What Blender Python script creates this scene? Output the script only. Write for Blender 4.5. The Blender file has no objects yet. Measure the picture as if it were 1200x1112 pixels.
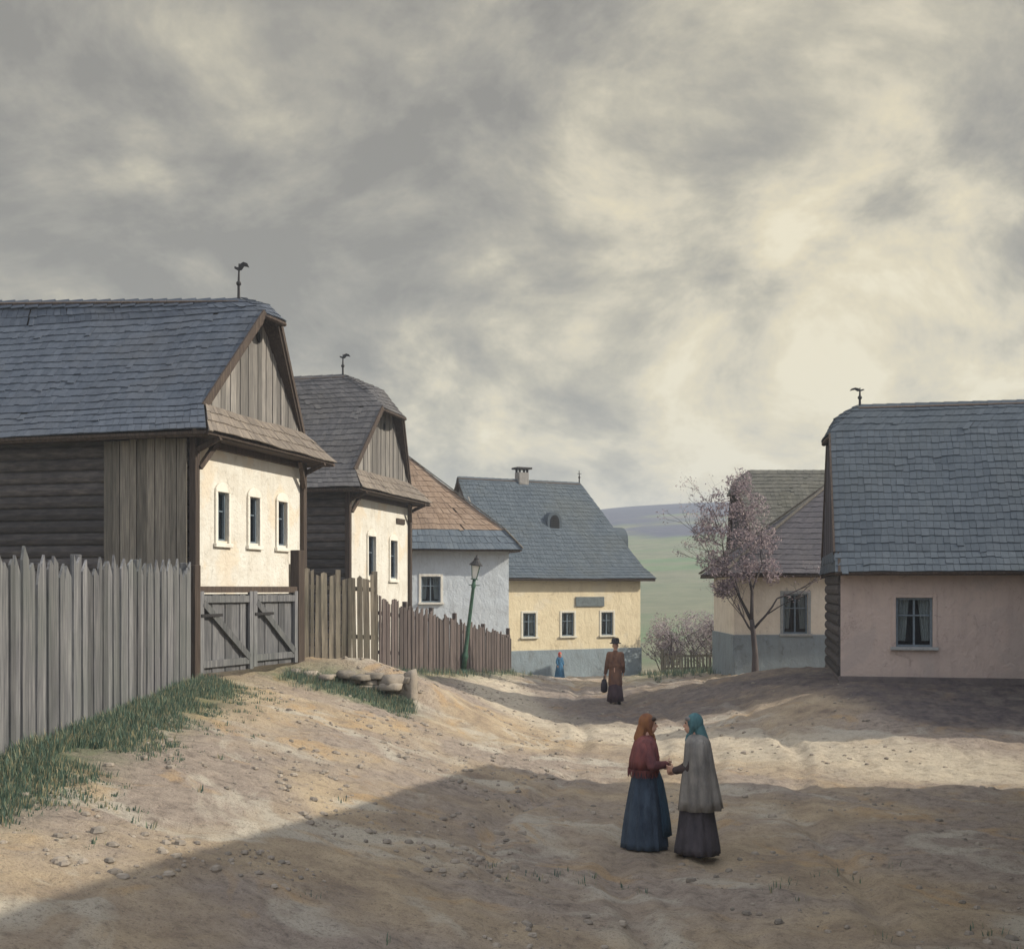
import bpy, bmesh, math, random
import numpy as np
from mathutils import Vector, Matrix, noise as mnoise
random.seed(7)
R = math.radians
sc = bpy.context.scene
COL = sc.collection

# ------------------------------------------------------------------ basics
H = 3.1            # eye height of the painter above the street
F = 1400.0         # focal length in photo pixels (1200 wide)
HOR = 690.0
SUN_EL, SUN_H = 32.0, Vector((0.995, -0.09)).normalized()

def sm(a, b, v):
    t = np.clip((np.asarray(v, float) - a) / (b - a), 0, 1)
    return t * t * (3 - 2 * t)

YS  = [-60, 0, 11.5, 20, 22.95, 23.85, 30, 35, 40, 46, 60]
XT  = [-4.6, -4.6, -4.7, -5.0, -4.8, -2.9, -3.0, -1.6, 0.0, 0.2, 0.2]
ZT  = [1.45, 1.45, 1.45, 1.50, 1.55, 1.70, 1.0, .65, .3, -.25, -1.1]
WB  = [6.2, 6.2, 6.4, 6.6, 6.4, 4.0, 4.2, 3.6, 3.0, 2.5, 2.5]
def ground_np(x, y):
    x = np.asarray(x, float); y = np.asarray(y, float)
    base = -0.9 * np.clip((y - 35) / 18, 0, 1.12) ** 2
    xt = np.interp(y, YS, XT); zt = np.interp(y, YS, ZT); wb = np.interp(y, YS, WB)
    k = np.clip((xt + wb - x) / wb, 0, 1); k = .45 * k ** 1.35 + .55 * sm(0, 1, k) ** 1.15
    z = base + (zt - base) * k
    # bank under the houses on the right
    zr = np.interp(y, [0, 19.5, 23, 27, 32, 36, 42, 55], [0, 0, .38, 1.0, 1.0, .5, .3, 0])
    z = z + zr * sm(2.6, 8.2, x - np.interp(y, [27, 36], [0, -.6]))
    # far valley and hills
    far = sm(75, 470, y)
    hill = 11 + 25 * np.exp(-((x - 72) / 85.0) ** 2) + 16 * np.exp(-((x + 210) / 150.0) ** 2) + 20 * np.exp(-((x - 420) / 160.0) ** 2)
    z = z + far * (hill + 1.2 * np.sin(x * .031 + 1) + .8 * np.sin(x * .083)) - 16 * sm(520, 880, y)
    near = 1 - sm(60, 90, np.abs(y)) 
    z = z + near * (.012 * np.sin(x * 2.1 + .7 * y) + .014 * np.sin(x * .9 - y * 1.7 + 1) + .010 * np.sin(4.3 * x + 2.9 * y)) * (1 - .5 * k)
    return z
def gz(x, y): return float(ground_np(x, y))

def px(x, y, d):
    return Vector(((x - 600) / F * d, d, H - (y - HOR) / F * d))

def tag(o, label=None, cat=None, group=None, kind=None):
    if label: o['label'] = label
    if cat: o['category'] = cat
    if group: o['group'] = group
    if kind: o['kind'] = kind
    return o
def empty(name, loc, rz=0.0):
    o = bpy.data.objects.new(name, None); COL.objects.link(o)
    o.location = loc; o.rotation_euler = (0, 0, rz); o.empty_display_size = .2
    return o

class MB:
    def __init__(s): s.v = []; s.f = []
    def add(s, vs, fs):
        n = len(s.v); s.v += [tuple(p) for p in vs]; s.f += [tuple(n + i for i in f) for f in fs]
    def quad(s, a, b, c, d): s.add([a, b, c, d], [(0, 1, 2, 3)])
    def box(s, c, d, rz=0.0, tilt=None):
        M = Matrix.Rotation(rz, 3, 'Z')
        if tilt is not None: M = M @ tilt
        vs = []
        for sx in (-.5, .5):
            for sy in (-.5, .5):
                for sz in (-.5, .5):
                    vs.append(Vector(c) + M @ Vector((sx * d[0], sy * d[1], sz * d[2])))
        s.add(vs, [(0, 1, 3, 2), (4, 6, 7, 5), (0, 4, 5, 1), (2, 3, 7, 6), (0, 2, 6, 4), (1, 5, 7, 3)])
    def prism(s, poly, off):
        """poly: 3-D points of one face; off: extrusion vector"""
        n = len(poly); off = Vector(off)
        vs = [Vector(p) for p in poly] + [Vector(p) + off for p in poly]
        fs = [tuple(range(n)), tuple(range(2 * n - 1, n - 1, -1))]
        fs += [(i, (i + 1) % n, n + (i + 1) % n, n + i) for i in range(n)]
        s.add(vs, fs)
    def bar(s, a, b, w, t, up=(0, 0, 1)):
        a = Vector(a); b = Vector(b); d = (b - a).normalized()
        u = Vector(up); 
        if abs(d.dot(u)) > .95: u = Vector((0, 1, 0))
        x = d.cross(u).normalized(); y = x.cross(d).normalized()
        c = [a + x * (w / 2 * i) + y * (t / 2 * j) for i, j in ((-1, -1), (1, -1), (1, 1), (-1, 1))]
        s.prism(c, b - a)
    def tube(s, pts, rad, n=8):
        pts = [Vector(p) for p in pts]
        if not hasattr(rad, '__len__'): rad = [rad] * len(pts)
        base = len(s.v); ref = None
        for i, p in enumerate(pts):
            d = (pts[min(i + 1, len(pts) - 1)] - pts[max(i - 1, 0)]).normalized()
            if ref is None:
                ref = Vector((1, 0, 0)) if abs(d.x) < .8 else Vector((0, 1, 0))
            x = (ref - d * ref.dot(d)).normalized(); ref = x; y = d.cross(x)
            for k in range(n):
                a = 2 * math.pi * k / n
                s.v.append(tuple(p + (x * math.cos(a) + y * math.sin(a)) * rad[i]))
        for i in range(len(pts) - 1):
            for k in range(n):
                a = base + i * n + k; b = base + i * n + (k + 1) % n
                s.f.append((a, b, b + n, a + n))
        s.f.append(tuple(base + k for k in range(n - 1, -1, -1)))
        e = base + (len(pts) - 1) * n
        s.f.append(tuple(e + k for k in range(n)))
    def ball(s, c, r, n=12, m=8, M=None):
        if not hasattr(r, '__len__'): r = (r, r, r)
        base = len(s.v); c = Vector(c)
        def P(v):
            v = Vector((v[0] * r[0], v[1] * r[1], v[2] * r[2]))
            return tuple(c + (M @ v if M else v))
        s.v.append(P((0, 0, -1)))
        for j in range(1, m):
            ph = -math.pi / 2 + math.pi * j / m
            for k in range(n):
                a = 2 * math.pi * k / n
                s.v.append(P((math.cos(ph) * math.cos(a), math.cos(ph) * math.sin(a), math.sin(ph))))
        s.v.append(P((0, 0, 1)))
        for k in range(n):
            s.f.append((base, base + 1 + (k + 1) % n, base + 1 + k))
            for j in range(m - 2):
                a = base + 1 + j * n + k; b = base + 1 + j * n + (k + 1) % n
                s.f.append((a, b, b + n, a + n))
            t = base + 1 + (m - 2) * n
            s.f.append((t + k, t + (k + 1) % n, base + 1 + (m - 1) * n))
    def capsule(s, a, ra, b, rb, n=12):
        a = Vector(a); b = Vector(b); d = (b - a); L = d.length; d = d / max(L, 1e-6)
        pts = []; rad = []
        for i in range(5):
            t = -math.pi / 2 * (1 - i / 4.0); pts.append(a + d * ra * math.sin(t)); rad.append(max(ra * math.cos(t), ra * .05))
        for i in range(5):
            t = math.pi / 2 * i / 4.0; pts.append(b + d * rb * math.sin(t)); rad.append(max(rb * math.cos(t), rb * .05))
        s.tube(pts, rad, n)
    def rings(s, rings, cap0=True, cap1=True):
        n = len(rings[0]); base = len(s.v)
        for r in rings: s.v += [tuple(p) for p in r]
        for i in range(len(rings) - 1):
            for k in range(n):
                a = base + i * n + k; b = base + i * n + (k + 1) % n
                s.f.append((a, b, b + n, a + n))
        if cap0: s.f.append(tuple(base + k for k in range(n - 1, -1, -1)))
        if cap1:
            e = base + (len(rings) - 1) * n; s.f.append(tuple(e + k for k in range(n)))
    def build(s, name, mat, parent=None, smooth=False, bevel=0.0, weld=False):
        me = bpy.data.meshes.new(name); me.from_pydata(s.v, [], s.f); me.update()
        bm = bmesh.new(); bm.from_mesh(me)
        if weld: bmesh.ops.remove_doubles(bm, verts=bm.verts, dist=1e-4)
        bmesh.ops.recalc_face_normals(bm, faces=bm.faces); bm.to_mesh(me); bm.free()
        o = bpy.data.objects.new(name, me); COL.objects.link(o)
        me.materials.append(mat)
        if smooth: me.polygons.foreach_set('use_smooth', [True] * len(me.polygons))
        if bevel:
            b = o.modifiers.new('bevel', 'BEVEL'); b.width = bevel; b.segments = 2; b.limit_method = 'ANGLE'
        if parent is not None: o.parent = parent
        return o

def remeshed(mb, name, mat, parent, voxel=.008, smooth_it=6):
    """one continuous skin round a set of overlapping limbs"""
    o = mb.build(name + '_src', mat)
    m = o.modifiers.new('r', 'REMESH'); m.mode = 'VOXEL'; m.voxel_size = voxel
    m2 = o.modifiers.new('s', 'SMOOTH'); m2.factor = .5; m2.iterations = smooth_it
    dg = bpy.context.evaluated_depsgraph_get()
    me = bpy.data.meshes.new_from_object(o.evaluated_get(dg))
    old = o.data; bpy.data.objects.remove(o); bpy.data.meshes.remove(old)
    me.name = name
    q = bpy.data.objects.new(name, me); COL.objects.link(q); q.parent = parent
    me.materials.clear(); me.materials.append(mat)
    me.polygons.foreach_set('use_smooth', [True] * len(me.polygons))
    return q

# ------------------------------------------------------------------ materials
def srgb(r, g, b):
    f = lambda c: (c / 255 / 12.92) if c / 255 <= .04045 else ((c / 255 + .055) / 1.055) ** 2.4
    return (f(r), f(g), f(b))
class NT:
    def __init__(s, name):
        s.m = bpy.data.materials.new(name); s.m.use_nodes = True; s.t = s.m.node_tree
        s.b = s.t.nodes['Principled BSDF']; s.b.inputs['Roughness'].default_value = .85
        s.b.inputs['Specular IOR Level'].default_value = .25
    def n(s, ty, **kw):
        x = s.t.nodes.new(ty)
        for k, v in kw.items(): setattr(x, k, v)
        return x
    def l(s, a, b): s.t.links.new(a, b)
    def noise(s, vec, scale, detail=5, rough=.55, dist=0.0):
        x = s.n('ShaderNodeTexNoise'); x.inputs['Scale'].default_value = scale
        x.inputs['Detail'].default_value = detail; x.inputs['Roughness'].default_value = rough
        x.inputs['Distortion'].default_value = dist
        if vec is not None: s.l(vec, x.inputs['Vector'])
        return x.outputs['Fac']
    def ramp(s, fac, stops, interp='LINEAR'):
        x = s.n('ShaderNodeValToRGB'); x.color_ramp.interpolation = interp
        els = x.color_ramp.elements
        while len(els) < len(stops): els.new(.5)
        for e, (p, c) in zip(els, stops):
            e.position = p; e.color = (c[0], c[1], c[2], 1) if hasattr(c, '__len__') else (c, c, c, 1)
        s.l(fac, x.inputs['Fac']); return x.outputs['Color']
    def mix(s, fac, a, b, mode='MIX'):
        x = s.n('ShaderNodeMix'); x.data_type = 'RGBA'; x.blend_type = mode
        for sock, v in ((x.inputs[0], fac), (x.inputs[6], a), (x.inputs[7], b)):
            if isinstance(v, (int, float)): sock.default_value = v
            elif isinstance(v, tuple): sock.default_value = (v[0], v[1], v[2], 1)
            else: s.l(v, sock)
        return x.outputs[2]
    def math(s, op, a, b=None):
        x = s.n('ShaderNodeMath', operation=op)
        for sock, v in ((x.inputs[0], a), (x.inputs[1], b)):
            if v is None: continue
            if isinstance(v, (int, float)): sock.default_value = v
            else: s.l(v, sock)
        return x.outputs[0]
    def vec(s, scale=(1, 1, 1), coord='Object'):
        c = s.n('ShaderNodeTexCoord'); mp = s.n('ShaderNodeMapping'); mp.inputs['Scale'].default_value = scale
        s.l(c.outputs[coord], mp.inputs['Vector']); return mp.outputs['Vector']
    def island(s): return s.n('ShaderNodeNewGeometry').outputs['Random Per Island']
    def bump(s, h, strength=.4, dist=.02, prev=None):
        x = s.n('ShaderNodeBump'); x.inputs['Strength'].default_value = strength; x.inputs['Distance'].default_value = dist
        s.l(h, x.inputs['Height'])
        if prev is not None: s.l(prev, x.inputs['Normal'])
        return x.outputs['Normal']
    def done(s, col, nrm=None, rough=None):
        s.l(col, s.b.inputs['Base Color']) if not isinstance(col, tuple) else s.b.inputs['Base Color'].__setattr__('default_value', (*col, 1))
        if nrm is not None: s.l(nrm, s.b.inputs['Normal'])
        if rough is not None: s.b.inputs['Roughness'].default_value = rough
        return s.m

def wood(name, c1, c2, c3, grain=(26, 26, 1.6), var=.45, moss=None):
    t = NT(name); v = t.vec(grain)
    isl = t.island()
    comb = t.n('ShaderNodeVectorMath', operation='ADD'); t.l(v, comb.inputs[0])
    cx = t.n('ShaderNodeCombineXYZ'); t.l(t.math('MULTIPLY', isl, 37.0), cx.inputs[2]); t.l(cx.outputs[0], comb.inputs[1])
    g = t.noise(comb.outputs[0], 1.0, 6, .65)
    col = t.ramp(g, [(.28, c1), (.5, c2), (.72, c3)])
    k = t.ramp(isl, [(0, 1 - var), (1, 1 + var * .55)])
    col = t.mix(1.0, col, k, 'MULTIPLY')
    big = t.noise(t.vec((1, 1, 1)), .9, 4)
    col = t.mix(t.ramp(big, [(.4, 0), (.7, .4)]), col, moss or (c2[0] * .7, c2[1] * .72, c2[2] * .75))
    return t.done(col, t.bump(g, .5, .012), .85)

def shingle(name, c1, c2, c3, moss, mossamt=.35):
    t = NT(name); isl = t.island()
    col = t.ramp(isl, [(0, c1), (.5, c2), (1, c3)])
    g = t.noise(t.vec((9, 9, 9)), 1.0, 6, .7)
    col = t.mix(.55, col, t.ramp(g, [(.3, c1), (.7, c3)]))
    big = t.noise(t.vec((1, 1, 1)), .55, 5, .6)
    col = t.mix(t.ramp(big, [(.45, 0), (.68, mossamt)]), col, moss)
    return t.done(col, t.bump(g, .5, .015), .8)

def plaster(name, c, dirt, rough_bump=.5, patch=None, dirtamt=.6):
    t = NT(name); v = t.vec()
    a = t.noise(v, 1.7, 6, .6, .4); b = t.noise(v, 14, 5, .6); s_ = t.noise(t.vec((5, 5, .7)), 1.0, 5, .6)
    col = t.mix(t.ramp(a, [(.42, 0), (.72, dirtamt)]), tuple(c), tuple(dirt))
    col = t.mix(t.ramp(s_, [(.5, 0), (.75, .35)]), col, tuple(d * .8 for d in dirt))
    wn = t.noise(t.vec((1, 1, 1)), 2.6, 8, .72, 1.1)
    col = t.mix(t.ramp(wn, [(.60, 0), (.66, .55)]), col, tuple(d * .62 for d in dirt))
    cr = t.n('ShaderNodeTexVoronoi', feature='DISTANCE_TO_EDGE'); cr.inputs['Scale'].default_value = 1.1
    wv = t.n('ShaderNodeVectorMath', operation='ADD'); t.l(v, wv.inputs[0]); cz = t.n('ShaderNodeCombineXYZ')
    for q_ in range(3): t.l(t.noise(v, 3.0 + q_, 4, .6), cz.inputs[q_])
    t.l(cz.outputs[0], wv.inputs[1]); t.l(wv.outputs[0], cr.inputs['Vector'])
    crack = t.math('MULTIPLY', t.ramp(cr.outputs['Distance'], [(.0, 1), (.012, 0)]), t.ramp(a, [(.5, 0), (.6, .6)]))
    col = t.mix(crack, col, tuple(d * .4 for d in dirt))
    if patch: col = t.mix(t.ramp(t.noise(v, .8, 4, .5, .8), [(.56, 0), (.62, .7)]), col, tuple(patch))
    nrm = t.bump(b, rough_bump, .025); nrm = t.bump(t.noise(t.vec((3.2, 3.2, 2.2)), 1, 4, .6, .5), .55, .07, nrm)
    return t.done(col, nrm, .9)

def simple(name, c, rough=.7, var=.25, scale=12, metal=0.0, bump=.2):
    t = NT(name); n = t.noise(t.vec(), scale, 5, .6)
    col = t.ramp(n, [(.3, tuple(x * (1 - var) for x in c)), (.7, tuple(min(1, x * (1 + var)) for x in c))])
    t.b.inputs['Metallic'].default_value = metal
    return t.done(col, t.bump(n, bump, .01), rough)

def cloth(name, c, c2, scale=9):
    t = NT(name); n = t.noise(t.vec((1, 1, .45)), scale, 5, .6)
    w = t.noise(t.vec((220, 220, 220)), 1, 2); wr = t.noise(t.vec((1, 1, .3)), 17, 4, .55, .8)
    col = t.ramp(n, [(.35, c2), (.65, c)])
    return t.done(col, t.bump(w, .3, .003, t.bump(wr, .8, .03)), .95)

M = {}
M['fence'] = wood('fence_wood', (.058, .058, .064), (.138, .137, .14), (.245, .238, .232), moss=(.085, .10, .085))
M['fence_warm'] = wood('fence_warm_wood', (.10, .085, .065), (.21, .18, .135), (.34, .29, .21), moss=(.12, .125, .085))
M['fence_dark'] = wood('fence_dark_wood', (.055, .043, .040), (.105, .083, .075), (.17, .135, .115))
M['gate'] = wood('gate_wood', (.055, .056, .06), (.115, .115, .117), (.19, .187, .18))
M['log'] = wood('log_wood', (.038, .034, .034), (.075, .066, .062), (.13, .115, .10), grain=(3, 3, 14))
M['porch'] = wood('porch_boards', (.085, .074, .06), (.165, .145, .115), (.27, .235, .18))
M['beam'] = wood('beam_wood', (.035, .027, .022), (.075, .055, .043), (.13, .10, .075))
M['gable'] = wood('gable_boards', (.11, .10, .092), (.20, .185, .165), (.33, .30, .26))
M['gable_dark'] = wood('gable_dark_boards', (.045, .04, .045), (.085, .075, .08), (.13, .115, .115))
M['gable_tan'] = wood('gable_tan_boards', (.28, .17, .10), (.44, .285, .17), (.56, .39, .25), var=.25)
M['skirt'] = shingle('skirt_shingles', (.10, .085, .072), (.18, .152, .125), (.27, .225, .175), (.13, .105, .085))
M['roof_a'] = shingle('grey_shingles', (.050, .062, .080), (.070, .084, .106), (.096, .112, .136), (.09, .088, .085))
M['roof_b'] = shingle('brown_grey_shingles', (.06, .058, .06), (.095, .09, .09), (.14, .132, .125), (.085, .075, .06))
M['roof_c'] = shingle('blue_green_shingles', (.048, .063, .076), (.068, .086, .102), (.096, .116, .132), (.095, .095, .07), .3)
M['roof_d'] = shingle('slate_blue_shingles', (.054, .068, .082), (.070, .087, .103), (.092, .110, .126), (.075, .082, .075), .25)
M['roof_e'] = shingle('olive_shingles', (.065, .064, .054), (.10, .097, .08), (.15, .142, .115), (.10, .095, .065))
M['roof_f'] = shingle('plum_grey_shingles', (.066, .062, .07), (.088, .082, .09), (.118, .108, .112), (.10, .092, .08), .3)
M['roof_g'] = shingle('tan_shingles', (.20, .135, .09), (.285, .20, .135), (.36, .265, .19), (.20, .155, .12), .4)
M['roof_blue'] = shingle('blue_painted_shingles', (.075, .10, .125), (.11, .14, .17), (.16, .19, .215), (.12, .13, .13), .3)
M['white'] = plaster('lime_white', (.66, .635, .56), (.50, .44, .35), .9, patch=(.64, .55, .42))
M['relief'] = plaster('relief_white', (.72, .685, .60), (.60, .54, .43), .3, dirtamt=.3)
M['blue_grey'] = plaster('blue_grey_lime', (.54, .58, .60), (.45, .47, .475), .5)
M['yellow'] = plaster('ochre_yellow_lime', (.68, .58, .39), (.58, .47, .30), .5, patch=(.64, .56, .41))
M['plinth'] = plaster('grey_blue_plinth', (.235, .28, .30), (.185, .20, .20), .5)
M['cream'] = plaster('cream_lime', (.75, .67, .54), (.60, .52, .41), .5)
M['pink'] = plaster('dull_pink_lime', (.48, .39, .335), (.39, .315, .275), .7, patch=(.41, .345, .305))
M['pinkplinth'] = plaster('dark_stone_plinth', (.16, .135, .125), (.10, .09, .09), .8)
M['frame'] = simple('frame_paint', (.30, .31, .30), .6, .2)
M['frame_blue'] = simple('frame_blue_paint', (.14, .175, .20), .6, .25)
M['frame_white'] = simple('frame_white_paint', (.62, .58, .48), .6, .12)
t = NT('window_glass'); tp = t.n('ShaderNodeBsdfTransparent'); tp.inputs['Color'].default_value = (.62, .70, .76, 1); gg = t.n('ShaderNodeBsdfGlossy'); gg.inputs['Roughness'].default_value = .06
gg.inputs['Color'].default_value = (.8, .85, .9, 1); t.l(t.bump(t.noise(t.vec(), 2.5, 2), .25, .03), gg.inputs['Normal'])
mx = t.n('ShaderNodeMixShader'); lw = t.n('ShaderNodeLayerWeight'); lw.inputs['Blend'].default_value = .22
t.l(t.math('ADD', t.math('MULTIPLY', lw.outputs['Fresnel'], .8), .06), mx.inputs[0]); t.l(tp.outputs[0], mx.inputs[1]); t.l(gg.outputs[0], mx.inputs[2])
t.l(mx.outputs[0], t.t.nodes['Material Output'].inputs['Surface']); t.t.nodes.remove(t.b); M['glass'] = t.m
M['curtain'] = simple('linen_curtain', (.50, .48, .42), .95, .2, 30)
M['iron'] = simple('wrought_iron', (.035, .033, .033), .6, .3, 20, .3)
M['green_iron'] = simple('green_iron_paint', (.045, .10, .065), .5, .35, 14)
M['lampglass'] = simple('milky_lamp_glass', (.72, .70, .62), .25, .08, 4)
M['dark'] = simple('dark_void', (.012, .012, .013), .9)
M['brick'] = plaster('chimney_lime', (.26, .245, .22), (.16, .15, .14), .6)
M['sign'] = simple('sign_board', (.12, .14, .14), .6, .3, 6)
M['skin'] = simple('skin', (.52, .31, .22), .55, .08, 8, 0, .05)
M['eye'] = simple('eye_dark', (.03, .02, .018), .3, .1)
M['lip'] = simple('lip', (.36, .14, .11), .5, .1)

# stone of the ledge
t = NT('field_stone'); isl = t.island(); n = t.noise(t.vec(), 7, 6, .65)
c = t.mix(.5, t.ramp(isl, [(0, (.17, .145, .115)), (.5, (.30, .25, .195)), (1, (.42, .355, .275))]), t.ramp(n, [(.3, (.10, .095, .085)), (.7, (.32, .28, .22))]))
M['stone'] = t.done(c, t.bump(n, .7, .03), .9)

# street earth: sandy lane, painted sunlit strip, trodden earth, muddy patches, grass stains
t = NT('earth'); v = t.vec(coord='Object')
a = t.noise(v, .23, 6, .6, .5); b = t.noise(v, 1.1, 7, .65, .3); c_ = t.noise(v, 6.5, 8, .7); d_ = t.noise(v, 34, 5, .7)
col = t.ramp(b, [(.28, (.25, .195, .155)), (.46, (.44, .35, .25)), (.62, (.57, .46, .325)), (.8, (.62, .53, .40))])
col = t.mix(t.ramp(a, [(.42, 0), (.56, .9)]), col, t.ramp(c_, [(.3, (.245, .205, .185)), (.7, (.48, .41, .355))]))
pale = t.noise(v, .55, 5, .55, 1.2)
col = t.mix(t.ramp(pale, [(.54, 0), (.64, .7)]), col, (.62, .58, .50))
rust = t.noise(v, .9, 5, .55, .9)
col = t.mix(t.ramp(rust, [(.57, 0), (.66, .55)]), col, (.55, .37, .19))
col = t.mix(t.ramp(c_, [(.3, .5), (.47, 0)]), col, (.13, .105, .09))
col = t.mix(t.ramp(d_, [(.34, .55), (.46, 0)]), col, (.10, .085, .075))
col = t.mix(1.0, col, (.93, .905, .84), 'MULTIPLY')
ta = t.n('ShaderNodeAttribute', attribute_name='lit_strip')
lit_cream = t.ramp(c_, [(.30, (.36, .30, .22)), (.5, (.56, .48, .355)), (.72, (.66, .58, .44))])  # paler earth colour standing in for sunlight on the strip
col = t.mix(t.math('MULTIPLY', ta.outputs['Fac'], t.ramp(b, [(.30, .45), (.55, .95)])), col, lit_cream)
grit = t.noise(v, 95, 3, .6)
col = t.mix(t.ramp(grit, [(.33, .45), (.43, 0)]), col, (.12, .10, .09)); col = t.mix(t.ramp(grit, [(.60, 0), (.70, .35)]), col, (.66, .60, .50))
# regions by place: grass on the verges, painted shade on the right bank, meadow and haze-blued woods far off
pos = t.n('ShaderNodeSeparateXYZ'); t.l(t.n('ShaderNodeNewGeometry').outputs['Position'], pos.inputs[0])
X, Y, Z = pos.outputs
at = t.n('ShaderNodeAttribute', attribute_name='cover'); sp = t.n('ShaderNodeSeparateColor'); t.l(at.outputs['Color'], sp.inputs[0])
gn = t.noise(v, 2.3, 6, .65)
gm = t.math('MULTIPLY', sp.outputs[0], t.ramp(gn, [(.30, .25), (.62, 1.0)]))
col = t.mix(gm, col, t.ramp(c_, [(.3, (.055, .085, .045)), (.55, (.12, .165, .075)), (.75, (.22, .24, .10))]))
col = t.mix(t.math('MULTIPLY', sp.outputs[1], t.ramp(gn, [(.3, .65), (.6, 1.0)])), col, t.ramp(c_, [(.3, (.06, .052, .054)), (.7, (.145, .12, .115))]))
fieldn = t.noise(t.vec((.010, .012, .010)), 1, 3, .5, .9)
field = t.ramp(fieldn, [(.34, (.155, .14, .15)), (.42, (.10, .19, .085)), (.50, (.17, .18, .125)), (.58, (.09, .20, .085)), (.70, (.175, .145, .155))])
field = t.mix(.35, field, t.ramp(t.noise(t.vec((.2, .2, .2)), 1, 5, .7), [(.3, (.09, .10, .06)), (.7, (.30, .26, .17))]))
hazy_wood = t.ramp(t.noise(t.vec((.35, .35, .35)), 1, 6, .75), [(.3, (.05, .06, .088)), (.7, (.12, .115, .15))])  # distance haze put into the wood colour as blue mauve
field = t.mix(t.ramp(t.math('ADD', t.math('MULTIPLY', Z, .02), t.noise(t.vec((.02, .02, .02)), 1, 4)), [(.84, 0), (.93, 1)]), field, hazy_wood)
col = t.mix(sp.outputs[2], col, field)
nr = t.bump(c_, 1.0, .085); nr = t.bump(d_, .85, .03, nr); nr = t.bump(grit, .6, .008, nr)
M['earth'] = t.done(col, nr, .95)

def leafmat(name, stops):
    t = NT(name); col = t.ramp(t.island(), stops); t.b.inputs['Subsurface Weight'].default_value = 0
    tr = t.n('ShaderNodeBsdfTranslucent'); t.l(col, tr.inputs['Color'])
    mx = t.n('ShaderNodeMixShader'); mx.inputs[0].default_value = .35
    out = t.t.nodes['Material Output']
    t.done(col, None, .8); t.l(t.b.outputs[0], mx.inputs[1]); t.l(tr.outputs[0], mx.inputs[2]); t.l(mx.outputs[0], out.inputs['Surface'])
    return t.m
M['mauve'] = leafmat('mauve_buds', [(0, (.12, .092, .108)), (.45, (.24, .188, .20)), (.8, (.35, .28, .28)), (1, (.50, .41, .38))])
M['bushleaf'] = leafmat('dull_mauve_twigs', [(0, (.20, .165, .175)), (.6, (.33, .28, .285)), (1, (.44, .38, .36))])
M['grass'] = leafmat('grass_blades', [(0, (.06, .10, .08)), (.45, (.11, .17, .125)), (.75, (.18, .23, .15)), (.86, (.30, .28, .17)), (1, (.40, .33, .20))])
M['farwood'] = simple('far_wood_cover', (.085, .10, .085), .95, .35, .4)
M['bark'] = wood('bark', (.04, .034, .034), (.08, .066, .062), (.14, .115, .10), grain=(8, 8, 1.5))

# ------------------------------------------------------------------ ground: one sheet
def lines(core0, core1, step, far0, far1):
    xs = list(np.arange(core0, core1 + 1e-6, step)); s = step
    while xs[-1] < far1: s *= 1.16; xs.append(xs[-1] + s)
    s = step
    while xs[0] > far0: s *= 1.16; xs.insert(0, xs[0] - s)
    return np.array(xs)
gx = lines(-8.5, 12, .10, -900, 900); gy = lines(7.5, 45, .10, -60, 900)
XX, YY = np.meshgrid(gx, gy); ZZ = ground_np(XX, YY)
core = (1 - sm(18, 30, np.abs(XX))) * (1 - sm(52, 60, YY))
rng = np.random.default_rng(3)
def vnoise(x, y, f, seed):
    out = np.empty(x.shape)
    fx, fy = x.ravel() * f, y.ravel() * f
    out = np.array([mnoise.noise((a, b, seed)) for a, b in zip(fx, fy)]).reshape(x.shape)
    return out
ZZ = ZZ + core * (.03 * vnoise(XX, YY, .9, 1.3) + .034 * vnoise(XX, YY, 2.3, 5.1) + .03 * vnoise(XX, YY, 4.6, 7.7))
lane = np.interp(YY, [-5, 8, 16, 22, 30, 45], [.6, .4, 1.0, 1.8, 2.4, 3.0]) + .25 * np.sin(YY * .35)
for off in (-.72, .72, 1.7, 3.1):
    ZZ -= core * .08 * np.exp(-((XX - lane - off - .12 * np.sin(YY * .8 + off)) / .15) ** 2) * (.55 + .45 * np.sin(YY * .6 + 2 * off))
    ZZ += core * .022 * np.exp(-((np.abs(XX - lane - off - .12 * np.sin(YY * .8 + off)) - .27) / .12) ** 2)
ZZ += core * .022 * vnoise(XX, YY, 7.5, 3.3)
nx, ny = len(gx), len(gy)
verts = np.stack([XX.ravel(), YY.ravel(), ZZ.ravel()], 1)
idx = np.arange(nx * ny).reshape(ny, nx)
faces = np.stack([idx[:-1, :-1].ravel(), idx[:-1, 1:].ravel(), idx[1:, 1:].ravel(), idx[1:, :-1].ravel()], 1)
me = bpy.data.meshes.new('ground'); me.from_pydata(verts.tolist(), [], faces.tolist()); me.update()
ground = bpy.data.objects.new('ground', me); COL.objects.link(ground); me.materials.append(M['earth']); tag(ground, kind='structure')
me.polygons.foreach_set('use_smooth', [True] * len(me.polygons))
xt = np.interp(YY, YS, XT)
grass = np.clip((1 - sm(-.1, 1.2, XX - xt)) * sm(-9, -3, -np.abs(YY - 14)), 0, 1)
grass = np.maximum(grass, (1 - sm(.3, 1.6, np.hypot((XX + 3.4) / 1.4, (YY - 22.6) / .8))))
grass = np.maximum(grass, .55 * sm(37, 41, YY) * sm(3.2, 4.6, XX) * (1 - sm(55, 60, YY)))
grass = np.maximum(grass, .7 * (1 - sm(.0, 1.2, np.abs(XX - xt - .2))) * sm(28, 31, YY) * (1 - sm(42, 45, YY)))
ground_shade = sm(6.0, 7.2, XX - (27 - YY) * .35) * sm(22.3, 23.6, YY) * (1 - sm(30, 33, YY))  # house and shed shade painted as dark ground on bank and lane
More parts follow.
